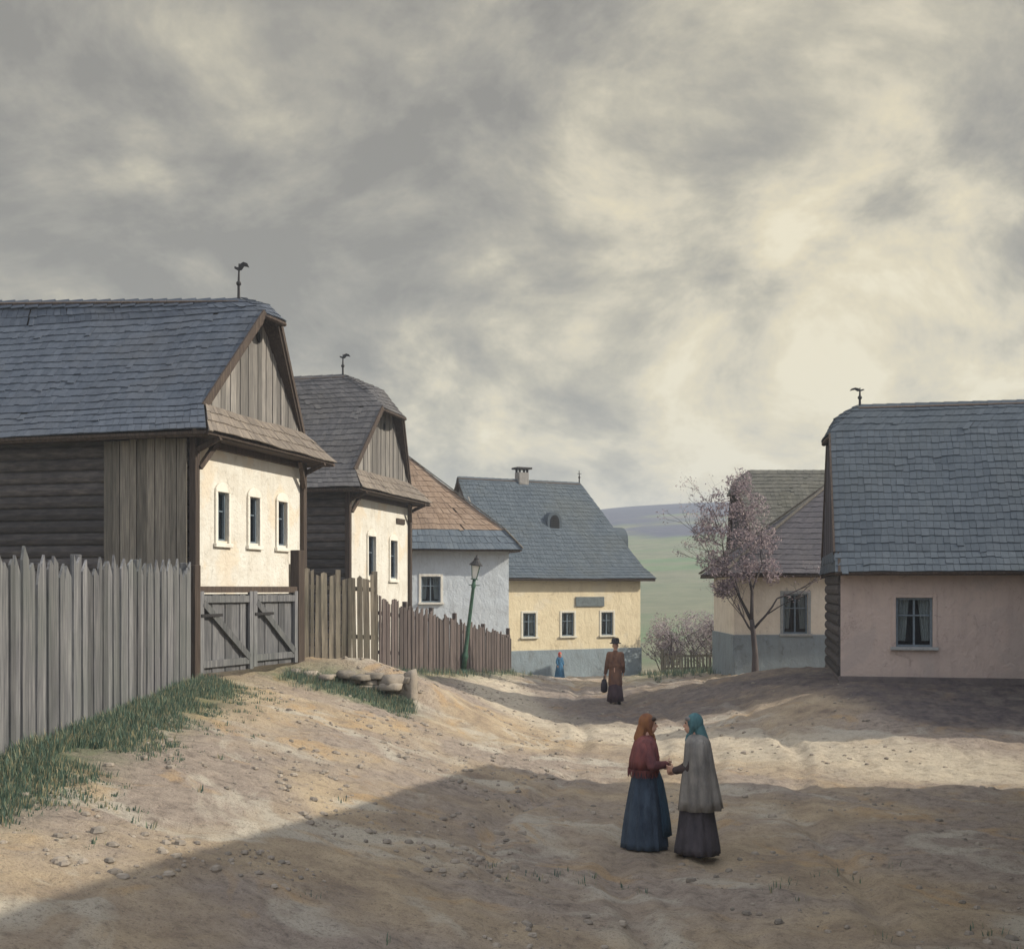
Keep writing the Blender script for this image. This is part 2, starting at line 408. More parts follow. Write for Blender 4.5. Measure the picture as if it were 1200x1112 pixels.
ground_shade = np.maximum(ground_shade, .75 * sm(26.5, 28.5, YY + .15 * XX) * (1 - sm(33, 36, YY)) * sm(.0, 2.2, XX) * (1 - sm(9, 12, XX)))
far = np.maximum(sm(56, 66, YY), sm(45, 70, np.abs(XX)))
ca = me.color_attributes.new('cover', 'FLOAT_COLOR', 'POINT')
ca.data.foreach_set('color', np.stack([grass.ravel(), ground_shade.ravel(), far.ravel(), np.ones(nx * ny)], 1).ravel().astype('f'))
tk = np.interp(YY, [8, 17.5, 19.6, 22.6, 26, 30, 38, 46, 60], [30, 14, 8.4, 4.6, 1.9, -.1, -1.2, .8, 2.5])  # course of the sunlit gap between the shadows, painted pale
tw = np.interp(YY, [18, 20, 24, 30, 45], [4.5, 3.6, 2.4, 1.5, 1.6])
lit_strip = (1 - sm(.35, 1.0, np.abs(XX - tk) / tw)) * (1 - sm(50, 58, YY)) * sm(16, 18.5, YY)
cb = me.color_attributes.new('lit_strip', 'FLOAT_COLOR', 'POINT')
cb.data.foreach_set('color', np.stack([lit_strip.ravel()] * 3 + [np.ones(nx * ny)], 1).ravel().astype('f'))
ground_grid = (gx, gy, ZZ)
def gs(x, y):
    """height of the finished sheet"""
    i = int(np.clip(np.searchsorted(gx, x) - 1, 0, nx - 2)); j = int(np.clip(np.searchsorted(gy, y) - 1, 0, ny - 2))
    u = (x - gx[i]) / (gx[i + 1] - gx[i]); w = (y - gy[j]) / (gy[j + 1] - gy[j])
    return float((ZZ[j, i] * (1 - u) + ZZ[j, i + 1] * u) * (1 - w) + (ZZ[j + 1, i] * (1 - u) + ZZ[j + 1, i + 1] * u) * w)

# ------------------------------------------------------------------ houses
def lerp(a, b, t): return Vector(a) * (1 - t) + Vector(b) * t
def shingles(mb, A0, A1, B1, B0, row=.225, wid=.15, thick=.016, slab=None):
    """courses of single shingles between the lower edge A0-A1 and the upper edge B0-B1"""
    A0, A1, B0, B1 = map(Vector, (A0, A1, B0, B1))
    nrm = (A1 - A0).cross(((B0 + B1) - (A0 + A1)) / 2)
    nrm.normalize()
    if nrm.z < 0: nrm = -nrm
    h = (((B0 + B1) - (A0 + A1)) / 2).length
    n = max(1, int(round(h / row)))
    for i in range(n):
        t0, t1 = i / n, min(1.0, (i + 1.25) / n)
        l0, r0, l1, r1 = lerp(A0, B0, t0), lerp(A1, B1, t0), lerp(A0, B0, t1), lerp(A1, B1, t1)
        m = max(1, int(round((r0 - l0).length / wid)))
        off = random.random() * .6 / m
        cuts = [0] + sorted(min(.999, max(.001, (k + off + random.uniform(-.16, .16)) / m)) for k in range(1, m)) + [1]
        for a, b in zip(cuts[:-1], cuts[1:]):
            if b - a < 1e-4: continue
            j = random.uniform(-.022, .016); dn = (l0 - l1).normalized()
            p0, p1 = lerp(l0, r0, a), lerp(l0, r0, b)
            q0, q1 = lerp(l1, r1, a), lerp(l1, r1, b)
            if i > 0: p0 = p0 + dn * j; p1 = p1 + dn * (j + random.uniform(-.008, .008))
            lift = thick * (1.3 + random.uniform(-.25, .5))
            if (q1 - q0).length < .01: q1 = q0 + (p1 - p0) * .02
            g = (p1 - p0) * .02
            if random.random() < .018: p0 = p0 + dn * .07; p1 = p1 + dn * random.uniform(.03, .09); q0 = q0 + dn * .05; q1 = q1 + dn * .05; lift += .012
            wb_ = lambda p: nrm * (.055 * mnoise.noise(Vector(p) * .55) + .022 * mnoise.noise(Vector(p) * 1.7))
            p0, p1, q0, q1 = p0 + wb_(p0), p1 + wb_(p1), q0 + wb_(q0), q1 + wb_(q1)
            mb.add([p0 + g + nrm * lift, p1 - g + nrm * lift, q1 - g + nrm * .004, q0 + g + nrm * .004, p0 + g + nrm * .002, p1 - g + nrm * .002],
                   [(0, 1, 2, 3), (4, 5, 1, 0), (4, 0, 3), (5, 2, 1)])
    if slab is not None: slab.prism([p - nrm * .075 for p in (A0, A1, B1, B0)], -nrm * .06)

def wall(mb, Fm, u0, u1, z0, z1, holes, depth=.16):
    """wall skin on a frame with real openings and their reveals"""
    us = sorted({u0, u1} | {h[0] - h[2] / 2 for h in holes} | {h[0] + h[2] / 2 for h in holes})
    zs = sorted({z0, z1} | {h[1] - h[3] / 2 for h in holes} | {h[1] + h[3] / 2 for h in holes})
    for a, b in zip(us[:-1], us[1:]):
        for c, d in zip(zs[:-1], zs[1:]):
            um, zm = (a + b) / 2, (c + d) / 2
            if any(abs(um - h[0]) < h[2] / 2 and abs(zm - h[1]) < h[3] / 2 for h in holes): continue
            mb.quad(Fm(a, c, 0), Fm(b, c, 0), Fm(b, d, 0), Fm(a, d, 0))
    for h in holes:
        a, b, c, d = h[0] - h[2] / 2, h[0] + h[2] / 2, h[1] - h[3] / 2, h[1] + h[3] / 2
        for (p, q) in (((a, c), (b, c)), ((b, c), (b, d)), ((b, d), (a, d)), ((a, d), (a, c))):
            mb.quad(Fm(*p, 0), Fm(*q, 0), Fm(*q, -depth), Fm(*p, -depth))

def fbox(mb, Fm, u0, u1, z0, z1, d0, d1):
    mb.prism([Fm(u0, z0, d0), Fm(u1, z0, d0), Fm(u1, z1, d0), Fm(u0, z1, d0)], Vector(Fm(0, 0, d1)) - Vector(Fm(0, 0, d0)))

def window(root, Fm, h, mats):
    u, z, w, hh, st = h
    fm = MB(); e = .05 if st != 'slit' else .035
    a, b, c, d = u - w / 2, u + w / 2, z - hh / 2, z + hh / 2
    for (x0, x1, y0, y1) in ((a, a + e, c, d), (b - e, b, c, d), (a + e, b - e, c, c + e), (a + e, b - e, d - e, d)):
        fbox(fm, Fm, x0, x1, y0, y1, -.12, -.05)
    if st == 'slit':
        fbox(fm, Fm, u - .012, u + .012, c + e, d - e, -.115, -.075); fbox(fm, Fm, a + e, b - e, z + .1, z + .125, -.115, -.08)
    else:
        fbox(fm, Fm, u - .022, u + .022, c + e, d - e, -.115, -.06)
        fbox(fm, Fm, a + e, u - .022, z + hh * .14 - .015, z + hh * .14 + .015, -.115, -.065)
        fbox(fm, Fm, u + .022, b - e, z + hh * .14 - .015, z + hh * .14 + .015, -.115, -.065)
    wn = fm.build('window', mats['frame'], root)
    g = MB(); g.quad(*[Fm(p, q, -.10) for p, q in ((a + e * .5, c + e * .5), (b - e * .5, c + e * .5), (b - e * .5, d - e * .5), (a + e * .5, d - e * .5))]); g.build('pane', M['glass'], wn)
    if st == 'plain':
        for s_ in (-1, 1):
            cu = MB(); n = 14; e0, e1 = (a + .01, u - w * .12) if s_ < 0 else (b - .01, u + w * .12)
            top = [Fm(e0 + (e1 - e0) * q / n, d - .02, -.185 + .018 * math.sin(q * 1.9)) for q in range(n + 1)]
            bot = [Fm(e0 + (e1 - e0) * (q / n) * .72, c + hh * .12, -.185 + .022 * math.sin(q * 1.9 + .4)) for q in range(n + 1)]
            for q in range(n): cu.quad(top[q], top[q + 1], bot[q + 1], bot[q])
            cu.build('curtain', M['curtain'], wn, smooth=True)
    if st in ('slit', 'relief'):
        s = MB(); k = .085; t0 = .045
        fbox(s, Fm, a - k, a, c - .05, d, .0, t0); fbox(s, Fm, b, b + k, c - .05, d, .0, t0)
        fbox(s, Fm, a - k - .04, b + k + .04, c - .13, c - .05, .0, t0 + .03)
        n = 10; top = []
        outer = [(u + (w / 2 + k) * math.cos(math.pi * i / n), d + .20 * math.sin(math.pi * i / n)) for i in range(n + 1)]
        s.prism([Fm(p, q, 0) for p, q in outer], Vector(Fm(0, 0, t0)) - Vector(Fm(0, 0, 0)))
        s.build('surround', mats['relief'], wn, bevel=.012)
    else:
        s = MB(); k = .09
        fbox(s, Fm, a - k, a, c, d + k, 0, .025); fbox(s, Fm, b, b + k, c, d + k, 0, .025); fbox(s, Fm, a, b, d, d + k, 0, .025)
        s.build('surround', mats['relief'], wn, bevel=.008)
        s = MB(); fbox(s, Fm, a - .12, b + .12, c - .07, c, 0, .09); s.build('sill', mats['sill'], wn, bevel=.008)
    return wn

def vane(root, p, h, flag=True, s=1.0):
    m = MB(); p = Vector(p)
    m.tube([p - Vector((0, 0, .15)), p + Vector((0, 0, h * .5)), p + Vector((.02, 0, h))], [.035 * s, .026 * s, .014 * s], 8)
    m.ball(p + Vector((0, 0, h * .42)), .055 * s, 8, 6)
    if flag:
        pts = [(.0, h * .80), (.03, h * .98), (.11, h * 1.03), (.20, h * .98), (.25, h * .84), (.19, h * .88), (.12, h * .90), (.06, h * .80)]
        m.prism([p + Vector((-q[0] * .12 * s, -q[0] * s * 1.0, q[1])) for q in pts], (.025, 0, 0))
        m.prism([p + Vector((0, q * s, h * z)) for q, z in ((0, .78), (.10, .86), (.10, .93), (0, .88))], (.02, 0, 0))
    else:
        m.tube([p + Vector((0, -.10 * s, h * .72)), p + Vector((0, .10 * s, h * .72))], .014 * s, 6)
    return m.build('weather_vane', M['iron'], root)

def house(name, label, cat, org, ang, W, L, ze, zr, group=None, ov=.5, so=.4, kick=(.8, .5), hood=None, hip=None, skirt=True,
          mats=None, front=(), left=(), right=(), plinth=None, vane_h=.6, vane_flag=True, vo=.14, posts=True, front_mat='white', side_mat='log', seam=True,
          gable_hole=True, cap=True, rise=0.0, bulge=.24, hip_cap=None, low_band=False):
    mm = dict(roof=M['roof_a'], skirt=M['skirt'], gable=M['gable'], frame=M['frame_blue'], relief=M['relief'], sill=M['relief'], beam=M['beam'], verge=M['beam'])
    mm.update(mats or {})
    root = empty(name, org, ang); tag(root, label, cat, group)
    hw = W / 2; ex = hw + ov; kx, kz = ex - kick[0], ze + kick[1]
    FR = lambda u, z, d: Vector((u, -d, z))
    LE = lambda u, z, d: Vector((-hw - d, u, z))
    RI = lambda u, z, d: Vector((hw + d, u, z))
    BK = lambda u, z, d: Vector((u, L + d, z))
    zw = ze - .02
    # walls, each one skin with its openings
    for Fm, (u0, u1), hs, mt, nm in ((FR, (-hw, hw), front, front_mat, 'front_wall'), (LE, (0, L), left, side_mat, 'side_wall'),
                                     (RI, (0, L), right, side_mat, 'side_wall'), (BK, (-hw, hw), (), side_mat, 'back_wall')):
        m = MB()
        if mt == 'log':
            wall(m, Fm, u0, u1, -1.0, zw, hs)
            z = -.8
            while z < zw - .05:                      # rounded logs laid one over another
                hh = .24
                uu = [u0]
                for h in sorted(hs):
                    if abs(h[1] - z) < h[3] / 2 + hh / 2: uu += [h[0] - h[2] / 2 - .12, h[0] + h[2] / 2 + .12]
                uu.append(u1)
                for a, b in zip(uu[::2], uu[1::2]):
                    if b - a > .05:
                        prof = [(-.0, -hh / 2), (.045, -hh * .36), (.07, 0), (.045, hh * .36), (0, hh / 2)]
                        top = min(z + hh / 2, zw)
                        m.prism([Fm(a, min(z + q, zw), p) for p, q in prof], Fm(b, 0, 0) - Fm(a, 0, 0))
                z += hh
        else:
            wall(m, Fm, u0, u1, -1.0, zw, hs)
        m.build(nm, M[mt], root)
        for h in hs: window(root, Fm, h, mm)
    inner = MB(); inner.box((0, L / 2, zw / 2), (W - .5, L - .5, zw - .1)); inner.build('inner_room', M['dark'], root)
    if plinth:
        ph, pm = plinth; m = MB()
        fbox(m, FR, -hw - .04, hw + .04, -1.2, ph, .003, .045); fbox(m, LE, 0, L, -1.2, ph, .003, .045)
        fbox(m, RI, 0, L, -1.2, ph, .003, .045); m.build('plinth', M[pm], root, bevel=.012)
    # soffit and eave beam
    m = MB(); m.box((0, (L + .25 - so) / 2, ze - .035), (2 * ex - .06, L + .25 + so - .06, .05)); m.build('soffit', mm['beam'], root)
    roof = MB(); slab = MB(); sk = MB()
    yb = L + .35
    def rx(z):   # half-width of the roof at a height
        return kx * (zr - z) / (zr - kz) if z >= kz else ex - (ex - kx) * (z - ze) / (kz - ze)
    if hip is not None:       # full hip at the front end, eave to ridge
        for s in (-1, 1):
            A0, A1 = (s * ex, -so, ze), (s * ex, yb, ze)
            yk = -so + (hip + so) * (kz - ze) / (zr - ze)
            K0, K1 = (s * kx, yk, kz), (s * kx, yb, kz)
            shingles(sk if low_band else roof, A0, A1, K1, K0, slab=slab)
            shingles(roof, K0, K1, (0, yb, zr), (0, hip, zr), slab=slab)
        shingles(sk if low_band else roof, (-ex, -so, ze), (ex, -so, ze), (kx, yk, kz), (-kx, yk, kz), slab=slab)
        shingles(roof, (-kx, yk, kz), (kx, yk, kz), (.02, hip, zr), (-.02, hip, zr), slab=slab)
        if hip_cap:
            for s in (-1, 1):
                m = MB(); m.bar((s * (ex + .01), -so - .01, ze + .06), (s * kx, yk, kz + .07), .13, .04); m.bar((s * kx, yk, kz + .07), (0, hip, zr + .07), .13, .04); m.build('hip_cap', M[hip_cap], root)
        ri = hip
    else:
        ri, ho, zh = hood if hood else (-vo - .12, .26, None)
        for s in (-1, 1):
            A0, A1 = (s * ex, -so if skirt else -vo - .12, ze), (s * ex, yb, ze)
            K0, K1 = (s * kx, -vo if skirt else -vo - .12, kz), (s * kx, yb, kz)
            shingles(roof, A0, A1, K1, K0, slab=slab)
            if hood:
                xh = rx(zh); H0, H1 = (s * xh, -ho, zh), (s * xh, yb, zh)
                shingles(roof, K0, K1, H1, H0, slab=slab)
                shingles(roof, H0, H1, (0, yb, zr + rise), (0, ri, zr), slab=slab)
            else:
                shingles(roof, (s * kx, -vo - .12, kz), K1, (0, yb, zr), (0, ri, zr), slab=slab)
        if hood:
            nf = 9; arc = []
            for q in range(nf + 1):
                th_ = math.pi * q / nf; arc.append(Vector((-(xh + .03) * math.cos(th_), -ho - .02 - bulge * math.sin(th_), zh - .07 - .10 * math.sin(th_))))
            for p, q in zip(arc[:-1], arc[1:]):
                mp, mq = [Vector((v_.x * (.48 + .15 * sb), ri + (v_.y - ri) * (.48 + .20 * sb), zh + (zr - zh) * .52)) for v_, sb in ((p, max(0, -ho - .02 - p.y) / bulge), (q, max(0, -ho - .02 - q.y) / bulge))]      # bell curve
                shingles(roof, p, q, mq, mp, row=.17, wid=.12, slab=slab); shingles(roof, mp, mq, (.012, ri, zr + .012), (-.012, ri, zr + .012), row=.17, wid=.10, slab=slab)
            m = MB(); m.tube([v_ + Vector((0, .04, -.05)) for v_ in arc], .05, 6); m.build('hood_beam', mm['beam'], root)
        if skirt:
            shingles(sk, (-ex, -so - .02, ze - .01), (ex, -so - .02, ze - .01), (kx, -vo, kz + .01), (-kx, -vo, kz + .01), row=.22, wid=.15, slab=slab)
        # gable boarding
        gb = MB(); z0 = kz - .04 if skirt else ze; ztop = (zh - .06) if hood else zr - .12
        x = -rx(z0) + .06; i = 0
        while x < rx(z0) - .06:
            w = random.uniform(.15, .22); xa, xb = x, min(x + w - .012, rx(z0) - .05)
            def top(q): return max(z0 + .02, min(ztop, (kz + (zr - kz) * (1 - abs(q) / kx)) - .10))
            yy = -(vo - .02) + .012 * (i % 2) + random.uniform(-.004, .004)
            pts = [(xa, z0), (xb, z0), (xb, top(xb))] + ([(0, top(0))] if xa < 0 < xb else []) + [(xa, top(xa))]
            if xb - xa > .03: gb.prism([(p, yy, q) for p, q in pts], (0, .025, 0))
            x += w; i += 1
        g = gb.build('gable', mm['gable'], root)
        # dark space behind the boards so no light leaks
        bt = min(zr - .3, (zh - .15) if hood else zr)
        bw = max(.02, rx(bt) - .15)
        m = MB(); m.prism([(-rx(z0) + .15, 0, z0), (rx(z0) - .15, 0, z0), (bw, 0, bt), (-bw, 0, bt)], (0, .05, 0)); m.build('gable_backing', M['dark'], root)
        if gable_hole:
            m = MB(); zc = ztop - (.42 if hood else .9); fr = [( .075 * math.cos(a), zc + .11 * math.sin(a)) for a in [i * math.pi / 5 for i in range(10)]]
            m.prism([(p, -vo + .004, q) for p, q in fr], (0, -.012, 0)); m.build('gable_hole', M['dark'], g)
        for s in (-1, 1):     # verge boards
            vg = MB()
            top_ = (s * rx(zh - .05), -ho + .0, zh - .06) if hood else (0, -vo - .13, zr - .05)
            vg.bar((s * (kx + .01), -vo - (.0 if skirt else .13), kz - .03), top_, .045, .13, up=(0, 0, 1))
            if not skirt: vg.bar((s * (ex + .0), -vo - .13, ze - .03), (s * (kx + .01), -vo - .13, kz - .03), .045, .13)
            vg.build('verge_board', mm['verge'], root)
    # far gable closed with boards
    m = MB(); m.prism([(-ex + .1, L + .1, ze), (ex - .1, L + .1, ze), (0, L + .1, zr - .1)], (0, .06, 0)); m.build('back_gable', mm['gable'], root)
    rf = roof.build('roof', mm['roof'], root)
    slab.build('roof_boarding', mm['beam'], rf)
    if cap:
        rc = MB(); y = ri; zr0 = zr
        while y < yb - .05:
            y2 = min(y + .34, yb)
            zr = zr0 + rise * (y - ri) / (yb - ri)
            for s in (-1, 1):
                dz = (zr - kz) / kx * .15
                rc.prism([(0, y, zr + .035), (0, y2, zr + .022), (s * .15, y2, zr + .03 - dz), (s * .15, y, zr + .045 - dz)], (0, 0, -.02))
            y = y2
        zr = zr0
        rc.build('ridge_cap', mm['roof'], rf)
    if sk.v: sk.build('skirt_roof', mm['skirt'], root)
    if posts:
        for s in (-1, 1):
            m = MB(); m.box((s * (hw + .05), -.03, (zw - 1.0) / 2), (.16, .14, zw + .98)); m.build('corner_post', mm['beam'], root, bevel=.01)
        for s in (-1, 1):
            m = MB(); m.bar((s * (hw - .02), -.10, ze - .62), (s * (hw - .50), -.22, ze - .07), .09, .09)
            m.bar((s * (hw + .05), -.07, ze - .30), (s * (hw + .05), -so + .03, ze - .08), .08, .09)
            m.build('bracket', mm['beam'], root)
        m = MB(); m.box((0, -.05, ze - .13), (W + .02, .10, .12)); m.build('wall_plate', mm['beam'], root)
    if vane_h: vane(root, (0, ri + .03, zr + .02), vane_h, vane_flag)
    return root

def ang(d): return math.atan2(d[1], d[0])
def xdir(inward):    # the facade axis for a given inward direction
    return ang((inward[1], -inward[0]))

GH = 'shingled folk houses'
# 1 - large timber house, white gable front
h1 = house('timber_house', 'large timber house with long slate roof and sunlit white front of three slit windows',
      'house', (-5.38, 24.75, 1.5), math.atan2(4.5, 1.2), 4.66, 5.9, 4.5, 7.62, GH, rise=.32, ov=.62, so=.6, kick=(.74, .58), hood=(.28, .46, 7.28),
      front=((-1.28, 3.02, .44, .95, 'slit'), (.05, 3.02, .44, .95, 'slit'), (1.36, 3.02, .44, .95, 'slit')), vane_h=.72)
m = MB(); y = .06; i = 0         # lighter upright boards closing the porch next to the front
while y < 1.75:
    w = random.uniform(.15, .23); m.box((-2.33 - .16 - .012 * (i % 2), y + w / 2, 1.9 + random.uniform(-.02, .02)), (.03, w - .014, 5.05)); y += w; i += 1
m.build('porch_boarding', M['porch'], h1)
# 2 - second folk house
h2 = house('timber_house', 'timber house with brown roof and white front of two slit windows above grey palings',
      'house', (-3.92, 35.5, 1.0), math.atan2(5, 1.22), 5.15, 7.0, 4.85, 8.5, GH, ov=.58, so=.6, kick=(.74, .58), hood=(1.15, .42, 7.4), mats=dict(roof=M['roof_b']),
      front=((-.75, 3.05, .62, 1.15, 'slit'), (1.15, 3.0, .62, 1.15, 'slit')), vane_h=.6)
m = MB(); m.box((1.8, -.02, 4.2), (.75, .05, .17)); m.build('board_plaque', M['beam'], h2, bevel=.01)
# 3 - tan gable, blue grey wall
h3 = house('village_house', 'house with tan brown hipped roof and pale blue grey wall behind the brown fence',
      'house', (-3.8, 43.6, .1), math.atan2(.25, .97), 7.6, 4.3, 4.45, 8.0, GH, ov=.4, so=.5, kick=(.62, .72), hip=.9, skirt=False, low_band=True, hip_cap='porch', mats=dict(roof=M['roof_g'], gable=M['gable_tan'], skirt=M['roof_blue'], frame=M['frame_blue']),
      front=((.85, 2.98, .72, .95, 'plain'), (-2.2, 2.98, .72, .95, 'plain')), front_mat='blue_grey', side_mat='blue_grey', posts=False, vane_h=.5, vane_flag=False, gable_hole=False)
# 4 - yellow house
i4 = Vector((-.88, -.475)).normalized()
h4 = house('village_house', 'yellow walled house closing the street under a big blue green hipped roof',
      'house', (4.27, 55.64, -.87), xdir(i4), 6.0, 7.2, 4.42, 8.85, GH, ov=.5, so=.5, kick=(.7, .5), hip=1.3, skirt=False, mats=dict(roof=M['roof_c'], frame=M['frame_blue'], relief=M['frame_white'], sill=M['frame_white']),
      left=((1.75, 2.45, .62, 1.0, 'plain'), (3.75, 2.45, .62, 1.0, 'plain'), (5.64, 2.45, .62, 1.0, 'plain')), front_mat='yellow', side_mat='yellow', plinth=(1.38, 'plinth'), posts=False, vane_h=.55, vane_flag=False)
m = MB(); m.box((-3.03, 2.65, 3.42), (.06, 1.45, .42)); sg = m.build('sign_board', M['sign'], h4, bevel=.015)
m = MB(); m.box((0, 4.35, 8.9), (.42, .5, .55)); ch = m.build('chimney', M['brick'], h4, bevel=.02)
m = MB(); m.box((0, 4.35, 9.36), (.62, .72, .08))
for a in (-.15, .15):
    for b in (-.19, .19): m.box((a, 4.35 + b, 9.25), (.08, .08, .15))
m.build('chimney_cap', M['iron'], ch)
def dormer(root, p, s, rot):
    """little eyebrow dormer on a slope; outward along -x turned by rot"""
    m = MB(); T = Matrix.Rotation(rot, 3, 'Z'); p = Vector(p)
    q = lambda x, y, z: p + T @ Vector((x * s, y * s, z * s))
    n = 8; arc = [(.5 * math.cos(math.pi * i / n), .25 + .55 * math.sin(math.pi * i / n)) for i in range(n + 1)]
    arc = [(.5, -.35)] + arc + [(-.5, -.35)]
    m.prism([q(0, a, b) for a, b in arc], T @ Vector((1.1 * s, 0, 0)))
    d = m.build('dormer', M['roof_c'], root, bevel=.02)
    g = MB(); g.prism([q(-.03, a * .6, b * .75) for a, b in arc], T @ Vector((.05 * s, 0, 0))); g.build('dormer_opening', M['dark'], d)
    return d
sl = (8.85 - 4.92) / 2.8
dormer(h4, (-1.55, 3.55, 8.85 - 1.55 * sl + .1), .75, 0)
dormer(h4, (-.9, -.42, 5.95), 1.05, math.pi / 2)
# 5 - cream house on the right behind the tree
h5 = house('village_house', 'cream walled house with plum grey roof and grey blue plinth behind the small tree',
      'house', (6.69, 37.8, .5), xdir((1, 0)), 3.6, 8.0, 3.05, 6.15, GH, ov=.4, so=.4, kick=(.5, .42), hip=3.7, skirt=False, hip_cap='porch', mats=dict(roof=M['roof_f'], frame=M['frame_blue'], relief=M['frame'], sill=M['frame']),
      right=((1.85, 1.85, .74, 1.2, 'plain'), (5.6, 1.85, .74, 1.2, 'plain')), front_mat='cream', side_mat='cream', plinth=(1.22, 'plinth'), posts=False, vane_h=0)
# 6 - roof of a further house behind it
h6 = house('village_house', 'house behind the cream one, only its olive grey roof in view',
      'house', (9.0, 46.5, .2), xdir((1, 0)), 6.2, 8.0, 4.0, 7.5, GH, ov=.5, so=.4, hood=(.3, .35, 6.75), mats=dict(roof=M['roof_e'], gable=M['gable_dark']), front_mat='cream', side_mat='cream', posts=False, vane_h=0, gable_hole=False)
# 7 - dull pink house, right
i7 = Vector((.979, -.203)).normalized()
h7 = house('village_house', 'shaded dull pink house at the right edge under a tall slate blue roof',
      'house', (8.13, 30.24, 1.0), xdir(i7), 5.6, 12.0, 2.5, 6.72, GH, ov=.5, so=.14, kick=(.5, .45), bulge=.14, hood=(.62, .12, 6.0), mats=dict(roof=M['roof_d'], gable=M['gable_dark'], skirt=M['roof_d'], relief=M['pink'], sill=M['frame'], frame=M['frame_blue']),
      right=((1.62, 1.34, .80, 1.12, 'plain'), (6.2, 1.34, .80, 1.12, 'plain')), front_mat='log', side_mat='pink', plinth=(.10, 'pinkplinth'), posts=False, vane_h=.42, gable_hole=False)
# off the picture on the right: unseen tall barn and shed added to shade the lane
ib = Vector((-.327, -.945)).normalized()
xb = Vector((ib.y, -ib.x))
bc = Vector((8.6, 18.45)) - xb * 4.0
house('shadow_barn', 'long plain timber barn beside the lane, unseen, added to throw the near shadow', 'barn', (bc.x, bc.y, 0), ang(xb), 7.6, 14.0, 5.9, 7.5, ov=.2, so=.2,
      kick=(.5, .2), hip=4.0, skirt=False, mats=dict(roof=M['roof_b']), front_mat='log', side_mat='log', posts=False, vane_h=0)
house('shadow_shed', 'small unseen timber shed added against the pink house to shade the bank', 'shed', (12.0, 24.35, .4), xdir(i7), 3.9, 6.0, 3.4, 5.2, ov=.2, so=.2,
      kick=(.3, .2), skirt=False, mats=dict(roof=M['roof_b']), front_mat='log', side_mat='log', posts=False, vane_h=0, gable_hole=False)

# ------------------------------------------------------------------ fences
def fence(name, label, pts, hfun, mat, group=None, wid=(.12, .2), pointed=True, posts_every=2.2, back=Vector((0, 0)), gap=.02, lean=.035, thick=.028):
    """upright boards along a polyline of (x, y); boards one part, each post and each rail its own"""
    o = Vector((pts[0][0], pts[0][1], gs(*pts[0]))); root = empty(name, o); tag(root, label, 'fence', group)
    bm_ = MB(); 
    segs = list(zip(pts[:-1], pts[1:])); dist = 0
    for (a, b) in segs:
        a, b = Vector(a), Vector(b); d = (b - a); Ls = d.length; d.normalize(); nrm = Vector((d.y, -d.x))
        s = 0; i = 0
        while s < Ls - .03:
            w = min(random.uniform(*wid), Ls - s)
            c = a + d * (s + w / 2); z0 = gs(c.x, c.y) - .12; hh = hfun(dist + s) + random.uniform(-.09, .09)
            la, lb = a + d * s, a + d * (s + w - gap)
            off = nrm * (.014 * (i % 2) + random.uniform(-.006, .006))
            ln = d * random.uniform(-lean, lean); 
            pk = random.choice((.06, .3, .5, .7, .94)) if pointed else random.choice((.02, .98, .5))
            tip = random.uniform(.08, .2) if pointed else random.uniform(.0, .06)
            P = lambda q, z, k=1: Vector((q.x + off.x + ln.x * k, q.y + off.y + ln.y * k, z)) - o
            m_ = la.lerp(lb, pk)
            bm_.prism([P(la, z0, 0), P(lb, z0, 0), P(lb, z0 + hh - tip * random.uniform(.7, 1.2)), P(m_, z0 + hh), P(la, z0 + hh - tip * random.uniform(.7, 1.2))],
                      (nrm.x * thick, nrm.y * thick, 0))
            s += w; i += 1
        # posts and rails on the yard side
        n = max(1, int(round(Ls / posts_every)))
        for k in range(n + 1):
            c = a.lerp(b, k / n) - nrm * .09; z0 = gs(c.x, c.y)
            m = MB(); m.box(Vector((c.x, c.y, z0 + hfun(dist + Ls * k / n) * .44)) - o, (.11, .11, hfun(dist) * .92 + .3), ang(d)); m.build('post', mat, root, bevel=.01)
        for fz in (.25, .75):
            for k in range(n):
                p, q = a.lerp(b, k / n) - nrm * .035, a.lerp(b, (k + 1) / n) - nrm * .035
                m = MB(); m.bar(Vector((p.x, p.y, gs(p.x, p.y) + fz * hfun(dist))) - o, Vector((q.x, q.y, gs(q.x, q.y) + fz * hfun(dist))) - o, .05, .09); m.build('rail', mat, root)
        dist += Ls
    bm_.build('boarding', mat, root)
    return root
fence('board_fence', 'tall weathered grey board fence with pointed tops rising from the grass', [(-4.80, 8.6), (-4.98, 11.6), (-5.28, 17), (-5.46, 20.2)],
      lambda s: 2.10, M['fence'], 'board fences', wid=(.16, .27))
fence('board_fence', 'grey palings of uneven height on top of the stone ledge', [(-4.42, 24.0), (-2.80, 24.45)], lambda s: 1.95 - .08 * s, M['fence_warm'], 'board fences', wid=(.08, .15), pointed=False)
fence('board_fence', 'dark brown board fence running down the lane behind the street lamp', [(-3.30, 29.6), (-1.60, 35), (-.05, 40)], lambda s: 1.95 - .055 * s, M['fence_dark'], 'board fences', wid=(.11, .18), pointed=False)
fence('picket_fence', 'low pale picket fence below the mauve shrubs beside the yellow house', [(6.2, 49.5), (8.9, 48.3), (9.9, 47.0)], lambda s: 1.0, M['fence_warm'], None, wid=(.11, .14), gap=.05)

